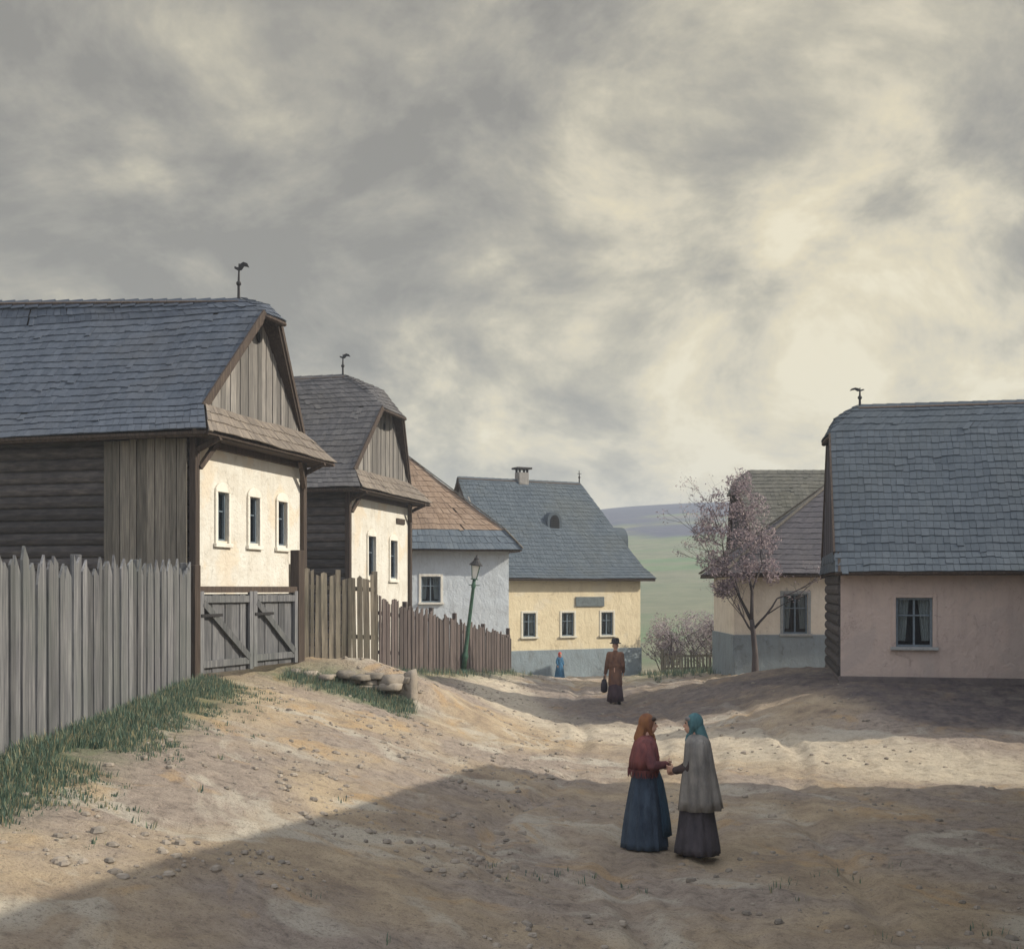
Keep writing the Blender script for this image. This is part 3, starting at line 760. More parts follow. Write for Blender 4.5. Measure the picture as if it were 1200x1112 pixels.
# gate below the white gable
ga, gb_ = Vector((-5.46, 20.45)), Vector((-4.20, 23.55))
o = Vector((ga.x, ga.y, gs(*ga))); gd = (gb_ - ga).normalized(); Lg = (gb_ - ga).length
gate = empty('yard_gate', o, ang(gd)); tag(gate, 'wide double board gate with diagonal brace below the sunlit white gable', 'gate')
zb = gs(*gb_) - o.z
gz_ = lambda s: zb * s / Lg
TOP = 3.06 - o.z
for (s0, s1) in ((.10, Lg * .50), (Lg * .50 + .03, Lg - .16)):
    m = MB(); s = s0; i = 0
    while s < s1 - .02:
        w = min(random.uniform(.17, .26), s1 - s)
        b0 = max(gz_(s), gz_(s1)) * .5 + .08
        m.box((s + w / 2, .012 * (i % 2), (b0 + TOP - .05) / 2), (w - .012, .03, TOP - .05 - b0)); s += w; i += 1
    leaf = m.build('gate_leaf', M['gate'], gate)
    m = MB(); yy = -.045; b0 += .0
    m.bar((s0, yy, TOP - .14), (s1, yy, TOP - .14), .05, .12); m.bar((s0, yy, b0 + .16), (s1, yy, b0 + .16), .05, .12)
    m.bar((s0 + .05, yy - .008, b0), (s0 + .05, yy - .008, TOP), .05, .11, up=(1, 0, 0)); m.bar((s1 - .05, yy - .008, b0), (s1 - .05, yy - .008, TOP), .05, .11, up=(1, 0, 0))
    m.bar((s0 + .1, yy - .012, TOP - .2), (s1 - .1, yy - .012, b0 + .22), .05, .12)
    m.build('brace', M['fence'], leaf)
    m = MB(); m.bar((s0 + .02, yy - .045, TOP - .42), (s0 + .62, yy - .045, TOP - .42), .014, .05); m.build('hinge', M['iron'], leaf)
m = MB(); m.box((.03, 0, TOP / 2), (.16, .16, TOP + .9)); m.build('post', M['beam'], gate, bevel=.012)
m = MB(); m.box((Lg - .05, 0, (TOP + .55 + zb) / 2), (.22, .2, TOP + .55 - zb + .5)); m.build('post', M['beam'], gate, bevel=.012)
m = MB(); m.bar((.1, 0, TOP + .03), (Lg - .12, 0, TOP + .03), .14, .11); m.build('lintel', M['beam'], gate)

# stone ledge
def rock(mb, c, r, seed):
    base = len(mb.v); mb.ball((0, 0, 0), 1.0, 10, 7); rz = Matrix.Rotation(seed * 1.7, 3, 'Z')
    for i in range(base, len(mb.v)):
        v = Vector(mb.v[i]); k = 1 + .28 * mnoise.noise(v * 1.3 + Vector((seed, 0, 0))) + .1 * mnoise.noise(v * 3 + Vector((0, seed, 0)))
        v = Vector([math.copysign(abs(q) ** .5, q) for q in v]) * k
        v = rz @ Vector((v.x * r[0], v.y * r[1], v.z * r[2])); mb.v[i] = tuple(Vector(c) + v)
m = MB(); o = Vector((-3.5, 23.3, gs(-3.5, 22.9))); kk = 0
for row in range(3):
    t_ = 0.0
    while t_ < 1:
        w_ = random.uniform(.10, .42); x = -4.25 + 2.15 * (t_ + w_ / 4.3); y = 23.0 + .42 * t_ + .04 * row + random.uniform(-.13, .10)
        z = 1.50 - .13 * row - .16 * t_ + random.uniform(-.06, .05)
        if z > gs(x, y - .3) - .25 and random.random() < .86: rock(m, Vector((x, y, z)) - o, (w_ * .56, random.uniform(.13, .24), random.uniform(.05, .11)), kk * 1.31)
        t_ += w_ / 2.15; kk += 1
for row in range(2):
    for k in range(7):
        t_ = k / 6; y = 23.55 + 1.5 * t_; x = -2.12 - .12 * t_ + random.uniform(-.04, .04) - .03 * row; z = 1.30 - .14 * row - .1 * t_
        rock(m, Vector((x + random.uniform(-.1, .06), y, z + random.uniform(-.06, .04))) - o, (random.uniform(.09, .24), random.uniform(.1, .22), random.uniform(.05, .11)), 200 + k + 9 * row)
sw = m.build('stone_ledge', M['stone'], None, smooth=True); sw.location = o
tag(sw, 'low dry stone ledge under the grey palings beside the gate', 'stone wall')
m = MB(); rock(m, (0, 0, .2), (.13, .12, .36), 3.3); bs = m.build('kerb_stone', M['stone'], None, smooth=True); bs.location = (-1.98, 23.4, gs(-1.98, 23.4) - .05); 
tag(bs, 'single upright stone at the corner of the stone ledge', 'stone')

# ------------------------------------------------------------------ street lamp
lx, ly = -57 / F * 35.2, 35.2
lamp = empty('street_lamp', (lx, ly, gs(lx, ly))); tag(lamp, 'leaning green iron street lamp with glazed lantern by the brown fence', 'street lamp')
top = Vector((.32, 0, 2.75)); m = MB()
m.tube([(0, 0, -.3), (0, 0, .0), (.012, 0, .12)], [.13, .13, .11], 12)
P = [Vector((0, 0, .1)).lerp(top, t_) for t_ in (0, .12, .14, .16, .2, .9, .92, .94, .96, 1)]
m.tube(P, [.085, .075, .10, .10, .062, .048, .07, .07, .05, .05], 12); m.build('pole', M['green_iron'], lamp, smooth=True)
T = Matrix.Rotation(.115, 3, 'Y')
lq = lambda x, y, z: top + T @ Vector((x, y, z))
m = MB()
for k in range(4):
    a = math.pi / 4 + k * math.pi / 2
    m.bar(lq(.09 * math.cos(a), .09 * math.sin(a), .02), lq(.17 * math.cos(a), .17 * math.sin(a), .42), .022, .022)
m.prism([lq(.11 * math.cos(a), .11 * math.sin(a), .0) for a in [k * math.pi / 3 for k in range(6)]], T @ Vector((0, 0, .03)))
lf = m.build('lantern_frame', M['green_iron'], lamp)
m = MB(); rings = [[lq(r * math.cos(math.pi / 4 + k * math.pi / 2), r * math.sin(math.pi / 4 + k * math.pi / 2), z) for k in range(4)] for r, z in ((.078, .03), (.155, .41))]
m.rings(rings); m.build('lantern_glass', M['lampglass'], lamp)
m = MB(); rings = [[lq(r * math.cos(k * math.pi / 6), r * math.sin(k * math.pi / 6), z) for k in range(12)] for r, z in ((.20, .42), (.20, .44), (.09, .56), (.07, .60), (.075, .62), (.03, .68), (.01, .74))]
m.rings(rings); m.build('lantern_cap', M['iron'], lamp)
m = MB(); m.bar(top + Vector((-.16, 0, -.15)), top + Vector((.16, 0, -.17)), .025, .025); m.build('ladder_bar', M['green_iron'], lamp)

# ------------------------------------------------------------------ vegetation
def leaf_cloud(mb, blobs, n, size, flat=.0):
    for _ in range(n):
        c, r = random.choice(blobs)
        d = Vector((random.gauss(0, 1), random.gauss(0, 1), random.gauss(0, 1))); d.normalize(); d *= random.random() ** .45
        p = Vector(c) + Vector((d.x * r[0], d.y * r[1], d.z * r[2]))
        if mnoise.noise(p * 2.6) < -.14: continue
        a = Vector((random.gauss(0, 1), random.gauss(0, 1), random.gauss(0, 1))).normalized(); b = a.orthogonal().normalized()
        s = size * random.uniform(.6, 1.5)
        mb.add([p - a * s, p + b * s * .5, p + a * s, p - b * s * .5], [(0, 1, 2, 3)])
def grow(mb, p, d, L, r, depth, tips, spread=.55, up=.12):
    n = 4; pts = [Vector(p)]; dd = Vector(d).normalized()
    for i in range(n):
        dd = (dd + Vector((random.gauss(0, .13), random.gauss(0, .13), random.gauss(0, .1) + up * .3))).normalized(); pts.append(pts[-1] + dd * L / n)
    mb.tube(pts, [r * (1 - .45 * i / n) for i in range(n + 1)], 7 if r > .03 else 5)
    tips.append(pts[-1]); 
    if depth == 0: return
    for k in range(random.choice((2, 3)) if depth > 1 else 3):
        q = pts[random.choice((2, 3, 4))]
        nd = (dd + Vector((random.gauss(0, spread), random.gauss(0, spread), random.gauss(0, spread * .6) + up))).normalized()
        grow(mb, q, nd, L * random.uniform(.6, .82), r * .52, depth - 1, tips, spread, up)
tx, ty = 285 / F * 35.0, 35.0
tree = empty('fruit_tree', (tx, ty, gs(tx, ty))); tag(tree, 'small slender tree with loose mauve crown in front of the cream house', 'tree')
m = MB(); tips = []
m.tube([(0, 0, -.3), (0, 0, 0), (.0, 0, .6), (-.06, 0, 1.25), (-.1, .02, 1.6)], [.15, .115, .085, .075, .07], 10)
random.seed(21)
grow(m, (-.08, .02, 1.5), (-.55, .0, 1), 1.6, .055, 5, tips, .5); grow(m, (-.1, .02, 1.6), (-.05, .1, 1), 1.7, .06, 5, tips, .5)
grow(m, (-.06, .0, 1.3), (.55, -.1, .85), 1.15, .042, 4, tips, .5); grow(m, (-.05, .0, 1.2), (-.9, -.2, .8), 1.0, .036, 4, tips, .5)
m.build('trunk', M['bark'], tree, smooth=True)
lv = MB()
blobs = [((-.45, 0, 5.5), (.45, .45, .55)), ((-1.0, .1, 4.9), (.7, .6, .6)), ((-.1, .1, 4.85), (.6, .6, .5)), ((-1.35, -.1, 4.2), (.55, .6, .5)), ((-.5, 0, 4.1), (.8, .7, .6)),
         ((.2, 0, 3.9), (.5, .6, .55)), ((-1.2, .1, 3.3), (.55, .5, .4)), ((-.45, 0, 3.1), (.6, .6, .5)), ((.3, -.1, 3.0), (.5, .5, .45)), ((-.9, 0, 2.5), (.4, .4, .3))]
leaf_cloud(lv, blobs, 11500, .037)
for q in tips:
    if random.random() < .8: leaf_cloud(lv, [(q, (.17, .17, .17))], 7, .03)
lv.build('crown', M['mauve'], tree)

def shrub(label, x, y, r, hgt, n, size=.045):
    root = empty('shrub', (x, y, gs(x, y))); tag(root, label, 'shrub', 'mauve shrubs beyond the picket fence')
    st = MB(); tips = []
    for k in range(7):
        a = k * .9; grow(st, (.15 * math.cos(a), .15 * math.sin(a), -.1), (math.cos(a) * .45, math.sin(a) * .45, 1), hgt * .42, .03, 2, tips, .45)
    st.build('stems', M['bark'], root, smooth=True)
    lf = MB(); bl = []
    for k in range(9):
        a = k * 2.4; rr = r * .62 * math.sqrt(k / 9.0); bl.append(((rr * math.cos(a), rr * math.sin(a), hgt * random.uniform(.35, .78)), (r * .42, r * .42, hgt * .25)))
    leaf_cloud(lf, bl, n, size); lf.build('foliage', M['bushleaf'], root)
    return root
shrub('broad mauve shrub close beside the corner of the yellow house', 6.9, 53.0, 1.4, 2.9, 6000)
shrub('tallest mauve shrub in the middle of the row beyond the picket fence', 8.6, 52.0, 1.7, 3.5, 7000)
shrub('mauve shrub at the far end of the row close to the cream house', 10.2, 51.0, 1.6, 3.0, 6000)

# grass tufts along the fence foot and by the ledge
g = MB(); random.seed(5)
def tuft(x, y, n, hgt):
    z = gs(x, y)
    for _ in range(n):
        a = random.uniform(0, 6.28); r = random.uniform(0, .11); h_ = hgt * random.uniform(.5, 1.25); ln = random.uniform(.1, .55) * h_
        p = Vector((x + r * math.cos(a), y + r * math.sin(a), z - .01)); w = random.uniform(.0035, .009)
        d = Vector((math.cos(a), math.sin(a), 0)); s_ = Vector((-d.y, d.x, 0)) * w
        mid = p + d * ln * .4 + Vector((0, 0, h_ * .6)); tip = p + d * ln + Vector((0, 0, h_))
        g.add([p - s_, p + s_, mid + s_ * .7, mid - s_ * .7, tip], [(0, 1, 2, 3), (3, 2, 4)])
for _ in range(4000):
    y = random.uniform(9, 20.5); d = abs(random.gauss(0, .5)); x = np.interp(y, [8.6, 20.2], [-4.75, -5.4]) + .06 + d
    if mnoise.noise(Vector((x * .8, y * .8, 2))) > -.2 or d < .3: tuft(x, y, 13, random.choice((.05, .08, .11, .17)) * max(.35, 1 - d * .55))
for _ in range(800):
    x = random.uniform(-4.3, -1.9); y = 23.05 + .2 * (x + 4.3) / 2.4 - abs(random.gauss(0, .5)); tuft(x, y, 11, random.choice((.06, .09, .13)))
for _ in range(160):
    s_ = random.random(); x = -3.3 + 3.25 * s_ + abs(random.gauss(0, .3)) + .1; y = 29.6 + 10.4 * s_; tuft(x, y, 8, .18)
for _ in range(260):
    x = random.uniform(4.6, 8.2); y = random.uniform(38, 46); tuft(x, y, 9, .22)
for _ in range(200):
    x = random.uniform(-4.6, 4.5); y = random.uniform(8.5, 13.5)
    if mnoise.noise(Vector((x * .7, y * .7, 9))) > .22: tuft(x, y, 7, .07)
go = g.build('grass', M['grass']); tag(go, 'short green grass along the fence foot and the lane edges', 'grass', kind='stuff')

# loose stones on the lane
st = MB(); random.seed(11)
for k in range(5200):
    y = 8.5 + 32 * random.random() ** 1.5; x = random.uniform(-4.4, 7.5) if random.random() < .5 else random.gauss(-1.2, 1.3)
    if mnoise.noise(Vector((x * .5, y * .5, 4))) < -.12: continue
    r = random.choice((.008, .010, .012, .015, .02, .03, .042)) * random.uniform(.7, 1.2) * (1.4 if random.random() < .06 else 1)
    base = len(st.v); st.ball((0, 0, 0), 1.0, 6, 4); q = Matrix.Rotation(k, 3, 'Z')
    for i in range(base, len(st.v)):
        v = Vector(st.v[i]) * (1 + .3 * mnoise.noise(Vector(st.v[i]) * 1.7 + Vector((k, 0, 0))))
        st.v[i] = tuple(Vector((x, y, gs(x, y) + r * .12)) + q @ Vector((v.x * r * 1.3, v.y * r, v.z * r * .7)))
so_ = st.build('stones', M['stone'], None); tag(so_, 'small loose stones scattered over the sandy lane', 'stones', kind='stuff')

# ------------------------------------------------------------------ people (local +Y is where they face)
def hand(mb, w, fwd, side, s=1.0, curl=.5, thumb=1):
    """palm, four unequal fingers and a thumb from the side of the palm; w wrist, fwd along the hand, side towards the thumb"""
    fwd = Vector(fwd).normalized(); side = (Vector(side) - fwd * Vector(side).dot(fwd)).normalized(); pn = fwd.cross(side) * thumb
    w = Vector(w)
    for k in (-.6, 0, .6): mb.capsule(w + fwd * .015 * s + side * k * .03 * s, .017 * s, w + fwd * .075 * s + side * k * .045 * s, .014 * s, 8)
    for k, L in ((1.15, .066), (.4, .078), (-.35, .072), (-1.05, .056)):
        b = w + fwd * .082 * s + side * k * .026 * s; d1 = (fwd - pn * curl * .35).normalized(); d2 = (fwd - pn * curl * 1.2).normalized()
        m_ = b + d1 * L * .5 * s; mb.capsule(b, .0088 * s, m_, .008 * s, 8); mb.capsule(m_, .008 * s, m_ + d2 * L * .5 * s, .0065 * s, 8)
    b = w + fwd * .025 * s + side * .035 * s; m_ = b + (fwd * .5 + side * .75 - pn * .2).normalized() * .035 * s
    mb.capsule(b, .012 * s, m_, .0095 * s, 8); mb.capsule(m_, .0095 * s, m_ + (fwd * .85 + side * .25 - pn * .3).normalized() * .03 * s, .0075 * s, 8)

def person(label, loc, face, hgt, kind, mats, arms, step=.0, child=False):
    """face: direction angle the figure looks to; arms: per side (elbow, wrist, hand direction, thumb side)"""
    root = empty('person', (loc[0], loc[1], loc[2] - .025), face - math.pi / 2); tag(root, label, 'person')
    k = hgt / 1.65
    V = lambda x, y, z: Vector((x * k, y * k, z * k))
    hs = 1.25 if child else 1.0
    b = MB()
    sw = .155 if kind == 'man' else .15
    neck, chin = V(0, .0, 1.36), V(0, .02, 1.43)
    hd = V(0, .035, 1.52)
    for s in (-1, 1):
        f = step * s
        hip, knee, ank = V(s * .085, 0, .84), V(s * .09, .03 + f * .45, .46), V(s * .09, -.02 + f * .8, .075 + (0.05 if f < 0 else 0))
        b.capsule(hip, .085 * k, knee, .056 * k); b.capsule(knee, .056 * k, ank, .036 * k); b.capsule(ank + V(0, -.02, -.03), .035 * k, ank + V(0, .13, -.045), .028 * k)
    b.capsule(V(-.06, 0, .86), .11 * k, V(.06, 0, .86), .11 * k); b.capsule(V(0, 0, .86), .125 * k, V(0, .0, 1.05), .115 * k); b.capsule(V(-.04, 0, 1.08), .105 * k, V(-.05, 0, 1.22), .11 * k)
    b.capsule(V(.04, 0, 1.08), .105 * k, V(.05, 0, 1.22), .11 * k); b.capsule(V(-.13, 0, 1.31), .06 * k, V(.13, 0, 1.31), .06 * k)
    b.capsule(V(0, 0, 1.30), .062 * k, chin, .05 * k)
    # head: skull, jaw, nose, ears
    b.ball(hd + V(0, -.012, .02), (.074 * k * hs, .092 * k * hs, .098 * k * hs), 16, 12); b.ball(hd + V(0, .022, -.045), (.056 * k * hs, .066 * k * hs, .066 * k * hs), 14, 10)
    b.capsule(hd + V(0, .078 * hs, .012), .011 * k, hd + V(0, .098 * hs, -.018), .014 * k, 8)
    for s in (-1, 1): b.ball(hd + V(s * .074 * hs, -.01, -.005), (.012 * k, .02 * k, .03 * k), 8, 6)
    sh = {s: V(s * sw, 0, 1.30) for s in (-1, 1)}
    for s in (-1, 1):
        el, wr, hdv, th = arms[s]; el, wr = V(*el), V(*wr)
        b.capsule(sh[s], .052 * k, el, .040 * k); b.capsule(el, .040 * k, wr, .027 * k); hand(b, wr, hdv, th, k, .6, s)
    body = remeshed(b, 'body', M['skin'], root, .0075, 5)
    for s in (-1, 1):
        e = MB(); e.ball(hd + V(s * .03 * hs, .079 * hs, .022), (.011 * k, .009 * k, .007 * k), 8, 6); e.build('eye', M['eye'], root, smooth=True)
    e = MB(); e.ball(hd + V(0, .086 * hs, -.052), (.022 * k, .008 * k, .006 * k), 10, 6); e.build('mouth', M['lip'], root, smooth=True)
    for s in (-1, 1):      # shoes
        f = step * s; ank = V(s * .09, -.02 + f * .8, .075 + (0.05 if f < 0 else 0)); e = MB()
        e.capsule(ank + V(0, -.03, -.028), .046 * k, ank + V(0, .13, -.04), .036 * k); e.capsule(ank + V(0, -.01, .0), .044 * k, ank + V(0, -.01, .08), .046 * k)
        remeshed(e, 'shoe', mats['shoe'], root, .012, 3)
    # jacket with sleeves
    j = MB()
    j.capsule(V(-.06, 0, 1.02), .128 * k, V(.06, 0, 1.02), .128 * k, 16); j.capsule(V(-.06, .0, 1.1), .125 * k, V(-.06, .005, 1.235), .122 * k, 16); j.capsule(V(.06, .0, 1.1), .125 * k, V(.06, .005, 1.235), .122 * k, 16)
    j.capsule(V(-sw + .02, -.005, 1.305), .070 * k, V(sw - .02, -.005, 1.305), .070 * k, 14); j.capsule(V(0, -.01, 1.33), .08 * k, V(0, .0, 1.365), .065 * k, 14)
    for s in (-1, 1):
        el, wr = V(*arms[s][0]), V(*arms[s][1]); j.capsule(sh[s], .076 * k, el, .060 * k, 14); j.capsule(el, .060 * k, el.lerp(wr, .93), .046 * k, 14)
    if kind == 'man':
        rr = []
        for i_ in range(19):
            z = 1.06 - i_ * .028; b_ = .112 + .0016 * i_; j.capsule(V(-.045, 0, z), b_ * k, V(.045, 0, z), b_ * k, 14)
    remeshed(j, 'jacket', mats['jacket'], root, .011, 14)
    def loft(name, prof, mat, folds=0.0, nf=11, cy=0.0, phase=0.0, half=None):
        m_ = MB(); n = 72; rings = []
        for i, (z, rx_, ry_, oy) in enumerate(prof):
            fr = folds * i / max(1, len(prof) - 1); ring = []
            for q in range(n):
                a = 2 * math.pi * q / n
                w_ = 1 + fr * ((1 - 2 * abs(math.sin(.5 * nf * a + phase + .5 * math.sin(3 * a))) ** .8) * .6 + math.sin(nf * 1.7 * a + 1.3) * .25 + .35 * math.sin(2 * a + phase))
                ring.append(V(rx_ * w_ * math.cos(a), oy + ry_ * w_ * math.sin(a), z + .012 * math.sin(2.0 * a + phase) * (i / len(prof))))
            rings.append(ring)
        m_.rings(rings, cap0=False, cap1=False)
        o_ = m_.build(name, mat, root, smooth=True); sd = o_.modifiers.new('thick', 'SOLIDIFY'); sd.thickness = .012; sd.offset = -1
        return o_
    if kind == 'cloaked':
        loft('skirt', ((1.04, .125, .11, 0), (.98, .15, .13, 0), (.88, .185, .165, -.005), (.72, .21, .185, -.01), (.5, .232, .205, -.015), (.3, .265, .235, -.02), (.13, .29, .265, -.02), (.06, .295, .27, -.02)), mats['skirt'], .10, 12, phase=hgt * 9)
    elif kind in ('woman', 'child'):
        loft('skirt', ((1.04, .125, .11, 0), (.98, .155, .135, 0), (.88, .20, .175, -.005), (.72, .235, .205, -.01), (.5, .265, .24, -.015), (.3, .29, .265, -.02), (.13, .31, .285, -.02), (.06, .315, .29, -.02)), mats['skirt'], .12, 13, phase=hgt * 9)
    else:
        loft('skirt', ((1.0, .10, .09, 0), (.8, .125, .105, 0), (.62, .14, .12, 0), (.45, .175, .17, -.005), (.3, .195, .20, -.01), (.10, .215, .23, -.01)), mats['skirt'], .07, 9, phase=2)
        m_ = MB(); m_.rings([[V(r_ * math.cos(a) + .0, .02 + r2 * math.sin(a), z) for a in [i * math.pi / 16 for i in range(32)]] for z, r_, r2 in
             ((1.58, .15, .165), (1.597, .145, .16), (1.605, .105, .125), (1.67, .10, .118), (1.72, .085, .10), (1.73, .05, .07))]); m_.build('hat', mats['head'], root, smooth=True)
    if kind == 'woman':
        # shawl over the shoulders, apron, kerchief tied under the chin
        loft('shawl', ((1.40, .075, .075, -.01), (1.365, .13, .105, -.01), (1.32, .215, .135, -.01), (1.24, .255, .16, -.01), (1.12, .265, .185, -.015), (1.0, .235, .18, -.03)), mats['shawl'], .08, 10, phase=1)
        m_ = MB(); rings = []
        for z, w_, y_ in ((1.0, .12, .142), (.85, .16, .20), (.6, .19, .25), (.35, .21, .29), (.2, .22, .305)):
            rings.append([V(w_ * math.sin(q), y_ * math.cos(q * .9) + .0 + .01 * math.sin(q * 14), z) for q in [-1 + 2 * i / 14 for i in range(15)]])
        for r1, r2 in zip(rings[:-1], rings[1:]):
            for i in range(14): m_.quad(r1[i], r1[i + 1], r2[i + 1], r2[i])
        ap = m_.build('apron', mats['apron'], root, smooth=True, weld=True); sd = ap.modifiers.new('thick', 'SOLIDIFY'); sd.thickness = .012
        fr_ = MB()
        for q in range(90):
            a = 2 * math.pi * q / 90; p_ = V(.238 * math.cos(a), -.03 + .183 * math.sin(a), 1.0)
            fr_.tube([p_, p_ + V(.006 * math.sin(q * 2.3), .006 * math.cos(q * 1.7), -.05), p_ + V(.012 * math.sin(q * 2.3), .01 * math.cos(q), -.095)], [.006, .005, .002], 4)
        fr_.build('fringe', mats['shawl'], root)
    if kind == 'cloaked':
        m_ = MB(); n = 40; rings = []
        for i, (z, rx_, ry_, oy, open_) in enumerate(((1.42, .075, .08, -.01, .5), (1.395, .135, .11, -.012, .5), (1.365, .205, .135, -.012, .5), (1.315, .25, .155, -.015, .5), (1.2, .265, .17, -.02, .5), (1.02, .27, .195, -.025, .5), (.84, .272, .225, -.03, .5), (.68, .275, .25, -.035, .5), (.56, .278, .265, -.04, .5))):
            ring = []
            for q in range(n + 1):
                a = math.pi / 2 + open_ + (2 * math.pi - 2 * open_) * q / n
                w_ = 1 + .07 * i / 7 * (math.sin(9 * a + 1) + .5 * math.sin(17 * a))
                ring.append(V(rx_ * w_ * math.cos(a), oy + ry_ * w_ * math.sin(a), z))
            rings.append(ring)
        for r1, r2 in zip(rings[:-1], rings[1:]):
            for i in range(n): m_.quad(r1[i], r1[i + 1], r2[i + 1], r2[i])
        o_ = m_.build('cloak', mats['shawl'], root, smooth=True, weld=True); sd = o_.modifiers.new('thick', 'SOLIDIFY'); sd.thickness = .016
    if kind in ('woman', 'cloaked', 'child'):
        m_ = MB()       # kerchief: hood open at the face, ends falling on the neck
        m_.ball(hd + V(0, -.028, .028), (.092 * k * hs, .100 * k * hs, .112 * k * hs), 18, 14); m_.capsule(hd + V(0, -.07, -.03), .07 * k, V(0, -.075, 1.36), .075 * k, 14)
        m_.capsule(hd + V(-.066, .0, .0), .03 * k, V(-.035, .055, 1.415), .026 * k); m_.capsule(hd + V(.066, .0, .0), .03 * k, V(.035, .055, 1.415), .026 * k)
        m_.capsule(V(-.03, .07, 1.405), .026 * k, V(.03, .07, 1.405), .026 * k); m_.capsule(V(0, .085, 1.40), .022 * k, V(.03, .11, 1.33), .014 * k); m_.capsule(V(0, .085, 1.40), .022 * k, V(-.03, .11, 1.335), .014 * k)
        remeshed(m_, 'headscarf', mats['head'], root, .009, 5)
        if not child:
            hr = MB(); hr.ball(hd + V(0, .036, .066), (.07 * k, .052 * k, .034 * k), 12, 8); hr.build('hair', mats['hair'], root, smooth=True)
    return root

C_ = cloth
blk = simple('boot_leather', (.025, .022, .02), .6)
w1 = px(757, 997, 14.2); w2 = px(815, 1005, 13.85)
hair1 = simple('brown_hair', (.06, .04, .028), .6); hair2 = simple('grey_hair', (.20, .185, .17), .6)
person('woman in a dark red shawl, rust kerchief and long blue skirt', (w1.x, w1.y, gs(w1.x, w1.y)), R(-4), 1.63, 'woman',
       dict(jacket=C_('dark_red_wool', (.20, .075, .07), (.11, .045, .048)), shawl=C_('red_brown_shawl', (.24, .085, .075), (.13, .05, .052)), skirt=C_('blue_skirt', (.060, .085, .115), (.032, .045, .065)),
            apron=C_('deep_blue_apron', (.05, .10, .14), (.035, .065, .095)), head=C_('rust_kerchief', (.30, .14, .06), (.19, .085, .05)), hair=hair1, shoe=blk),
       {-1: ((-.26, .0, 1.05), (-.10, .20, 1.02), (.75, .5, -.1), (0, .3, 1)), 1: ((.27, .06, 1.06), (.10, .24, 1.06), (-.75, .5, 0), (0, .3, 1))})
person('woman in a pale grey cloak, teal headscarf and long dark skirt', (w2.x, w2.y, gs(w2.x, w2.y)), R(172), 1.66, 'cloaked',
       dict(jacket=C_('dark_brown_wool', (.085, .06, .055), (.05, .037, .035)), shawl=C_('grey_beige_cloak', (.29, .27, .235), (.17, .16, .145)), skirt=C_('charcoal_skirt', (.085, .075, .08), (.048, .043, .048)),
            head=C_('teal_headscarf', (.10, .21, .22), (.06, .13, .14)), hair=hair2, shoe=blk),
       {-1: ((-.175, .04, 1.05), (-.06, .24, 1.0), (.6, .7, .1), (0, .3, 1)), 1: ((.175, .04, 1.05), (.06, .23, .97), (-.6, .7, 0), (0, .3, 1))})
p3 = px(721, 824, 32.0)
pm = person('person walking away in a dark hat, long rust brown coat and plum skirt', (p3.x, p3.y, gs(p3.x, p3.y)), R(75), 1.72, 'man',
       dict(jacket=C_('rust_brown_coat', (.20, .105, .065), (.115, .065, .048)), skirt=C_('plum_skirt', (.075, .05, .055), (.045, .03, .035)), head=C_('black_hat', (.05, .045, .045), (.03, .028, .028)), hair=hair1, shoe=blk),
       {-1: ((-.21, -.03, 1.04), (-.27, .05, .80), (0, .1, -1), (.1, 1, 0)), 1: ((.20, -.02, 1.04), (.19, .12, .84), (0, .25, -1), (-.1, 1, 0))}, step=.10)
k = 1.72 / 1.65
bg = empty('shoulder_bag', p3, R(-15)); 
bg.location = (p3.x, p3.y, gs(p3.x, p3.y)); tag(bg, 'dark cloth bag hanging from the hand of the walker in the hat', 'bag')
m = MB()
prof = [(.66, .05, .035), (.64, .10, .06), (.52, .14, .085), (.40, .15, .09), (.32, .12, .075), (.30, .05, .03)]
m.rings([[Vector((-.30 * k + ry_ * math.cos(a), .06 + rx_ * math.sin(a), z)) for a in [i * math.pi / 10 for i in range(20)]] for z, rx_, ry_ in prof])
m.build('bag_body', C_('dark_bag_cloth', (.05, .042, .05), (.03, .026, .03)), bg, smooth=True)
m = MB(); m.tube([(-.30 * k, -.03, .64), (-.29 * k, .0, .75), (-.285 * k, .06, .775), (-.29 * k, .12, .75), (-.30 * k, .15, .64)], .012, 8); m.build('bag_strap', blk, bg, smooth=True)
cx_, cy_ = 56 / F * 44.0, 44.0
person('small child in a blue dress and red kerchief by the yellow house', (cx_, cy_, gs(cx_, cy_)), R(-60), .98, 'child',
       dict(jacket=C_('bright_blue_dress', (.055, .15, .25), (.035, .10, .17)), skirt=C_('bright_blue_skirt', (.055, .15, .25), (.035, .10, .17)), head=C_('red_kerchief', (.52, .09, .06), (.36, .06, .045)), hair=hair1, shoe=blk),
       {-1: ((-.24, .0, 1.05), (-.22, .10, .85), (0, .2, -1), (.1, 1, 0)), 1: ((.24, 0, 1.05), (.22, .10, .85), (0, .2, -1), (-.1, 1, 0))}, child=True)

# ------------------------------------------------------------------ haze
hz = MB(); hz.box((0, 412, 24), (1790, 930, 54)); hzm = bpy.data.materials.new('haze_air'); hzm.use_nodes = True
tt = hzm.node_tree; tt.nodes.remove(tt.nodes['Principled BSDF']); pv = tt.nodes.new('ShaderNodeVolumePrincipled')
pv.inputs['Color'].default_value = (.74, .82, .92, 1); pv.inputs['Density'].default_value = .0010; pv.inputs['Anisotropy'].default_value = .1
tt.links.new(pv.outputs[0], tt.nodes['Material Output'].inputs['Volume'])
ho_ = hz.build('haze', hzm); tag(ho_, kind='stuff'); ho_['label'] = 'thin bluish haze over the valley'; ho_.display_type = 'WIRE'

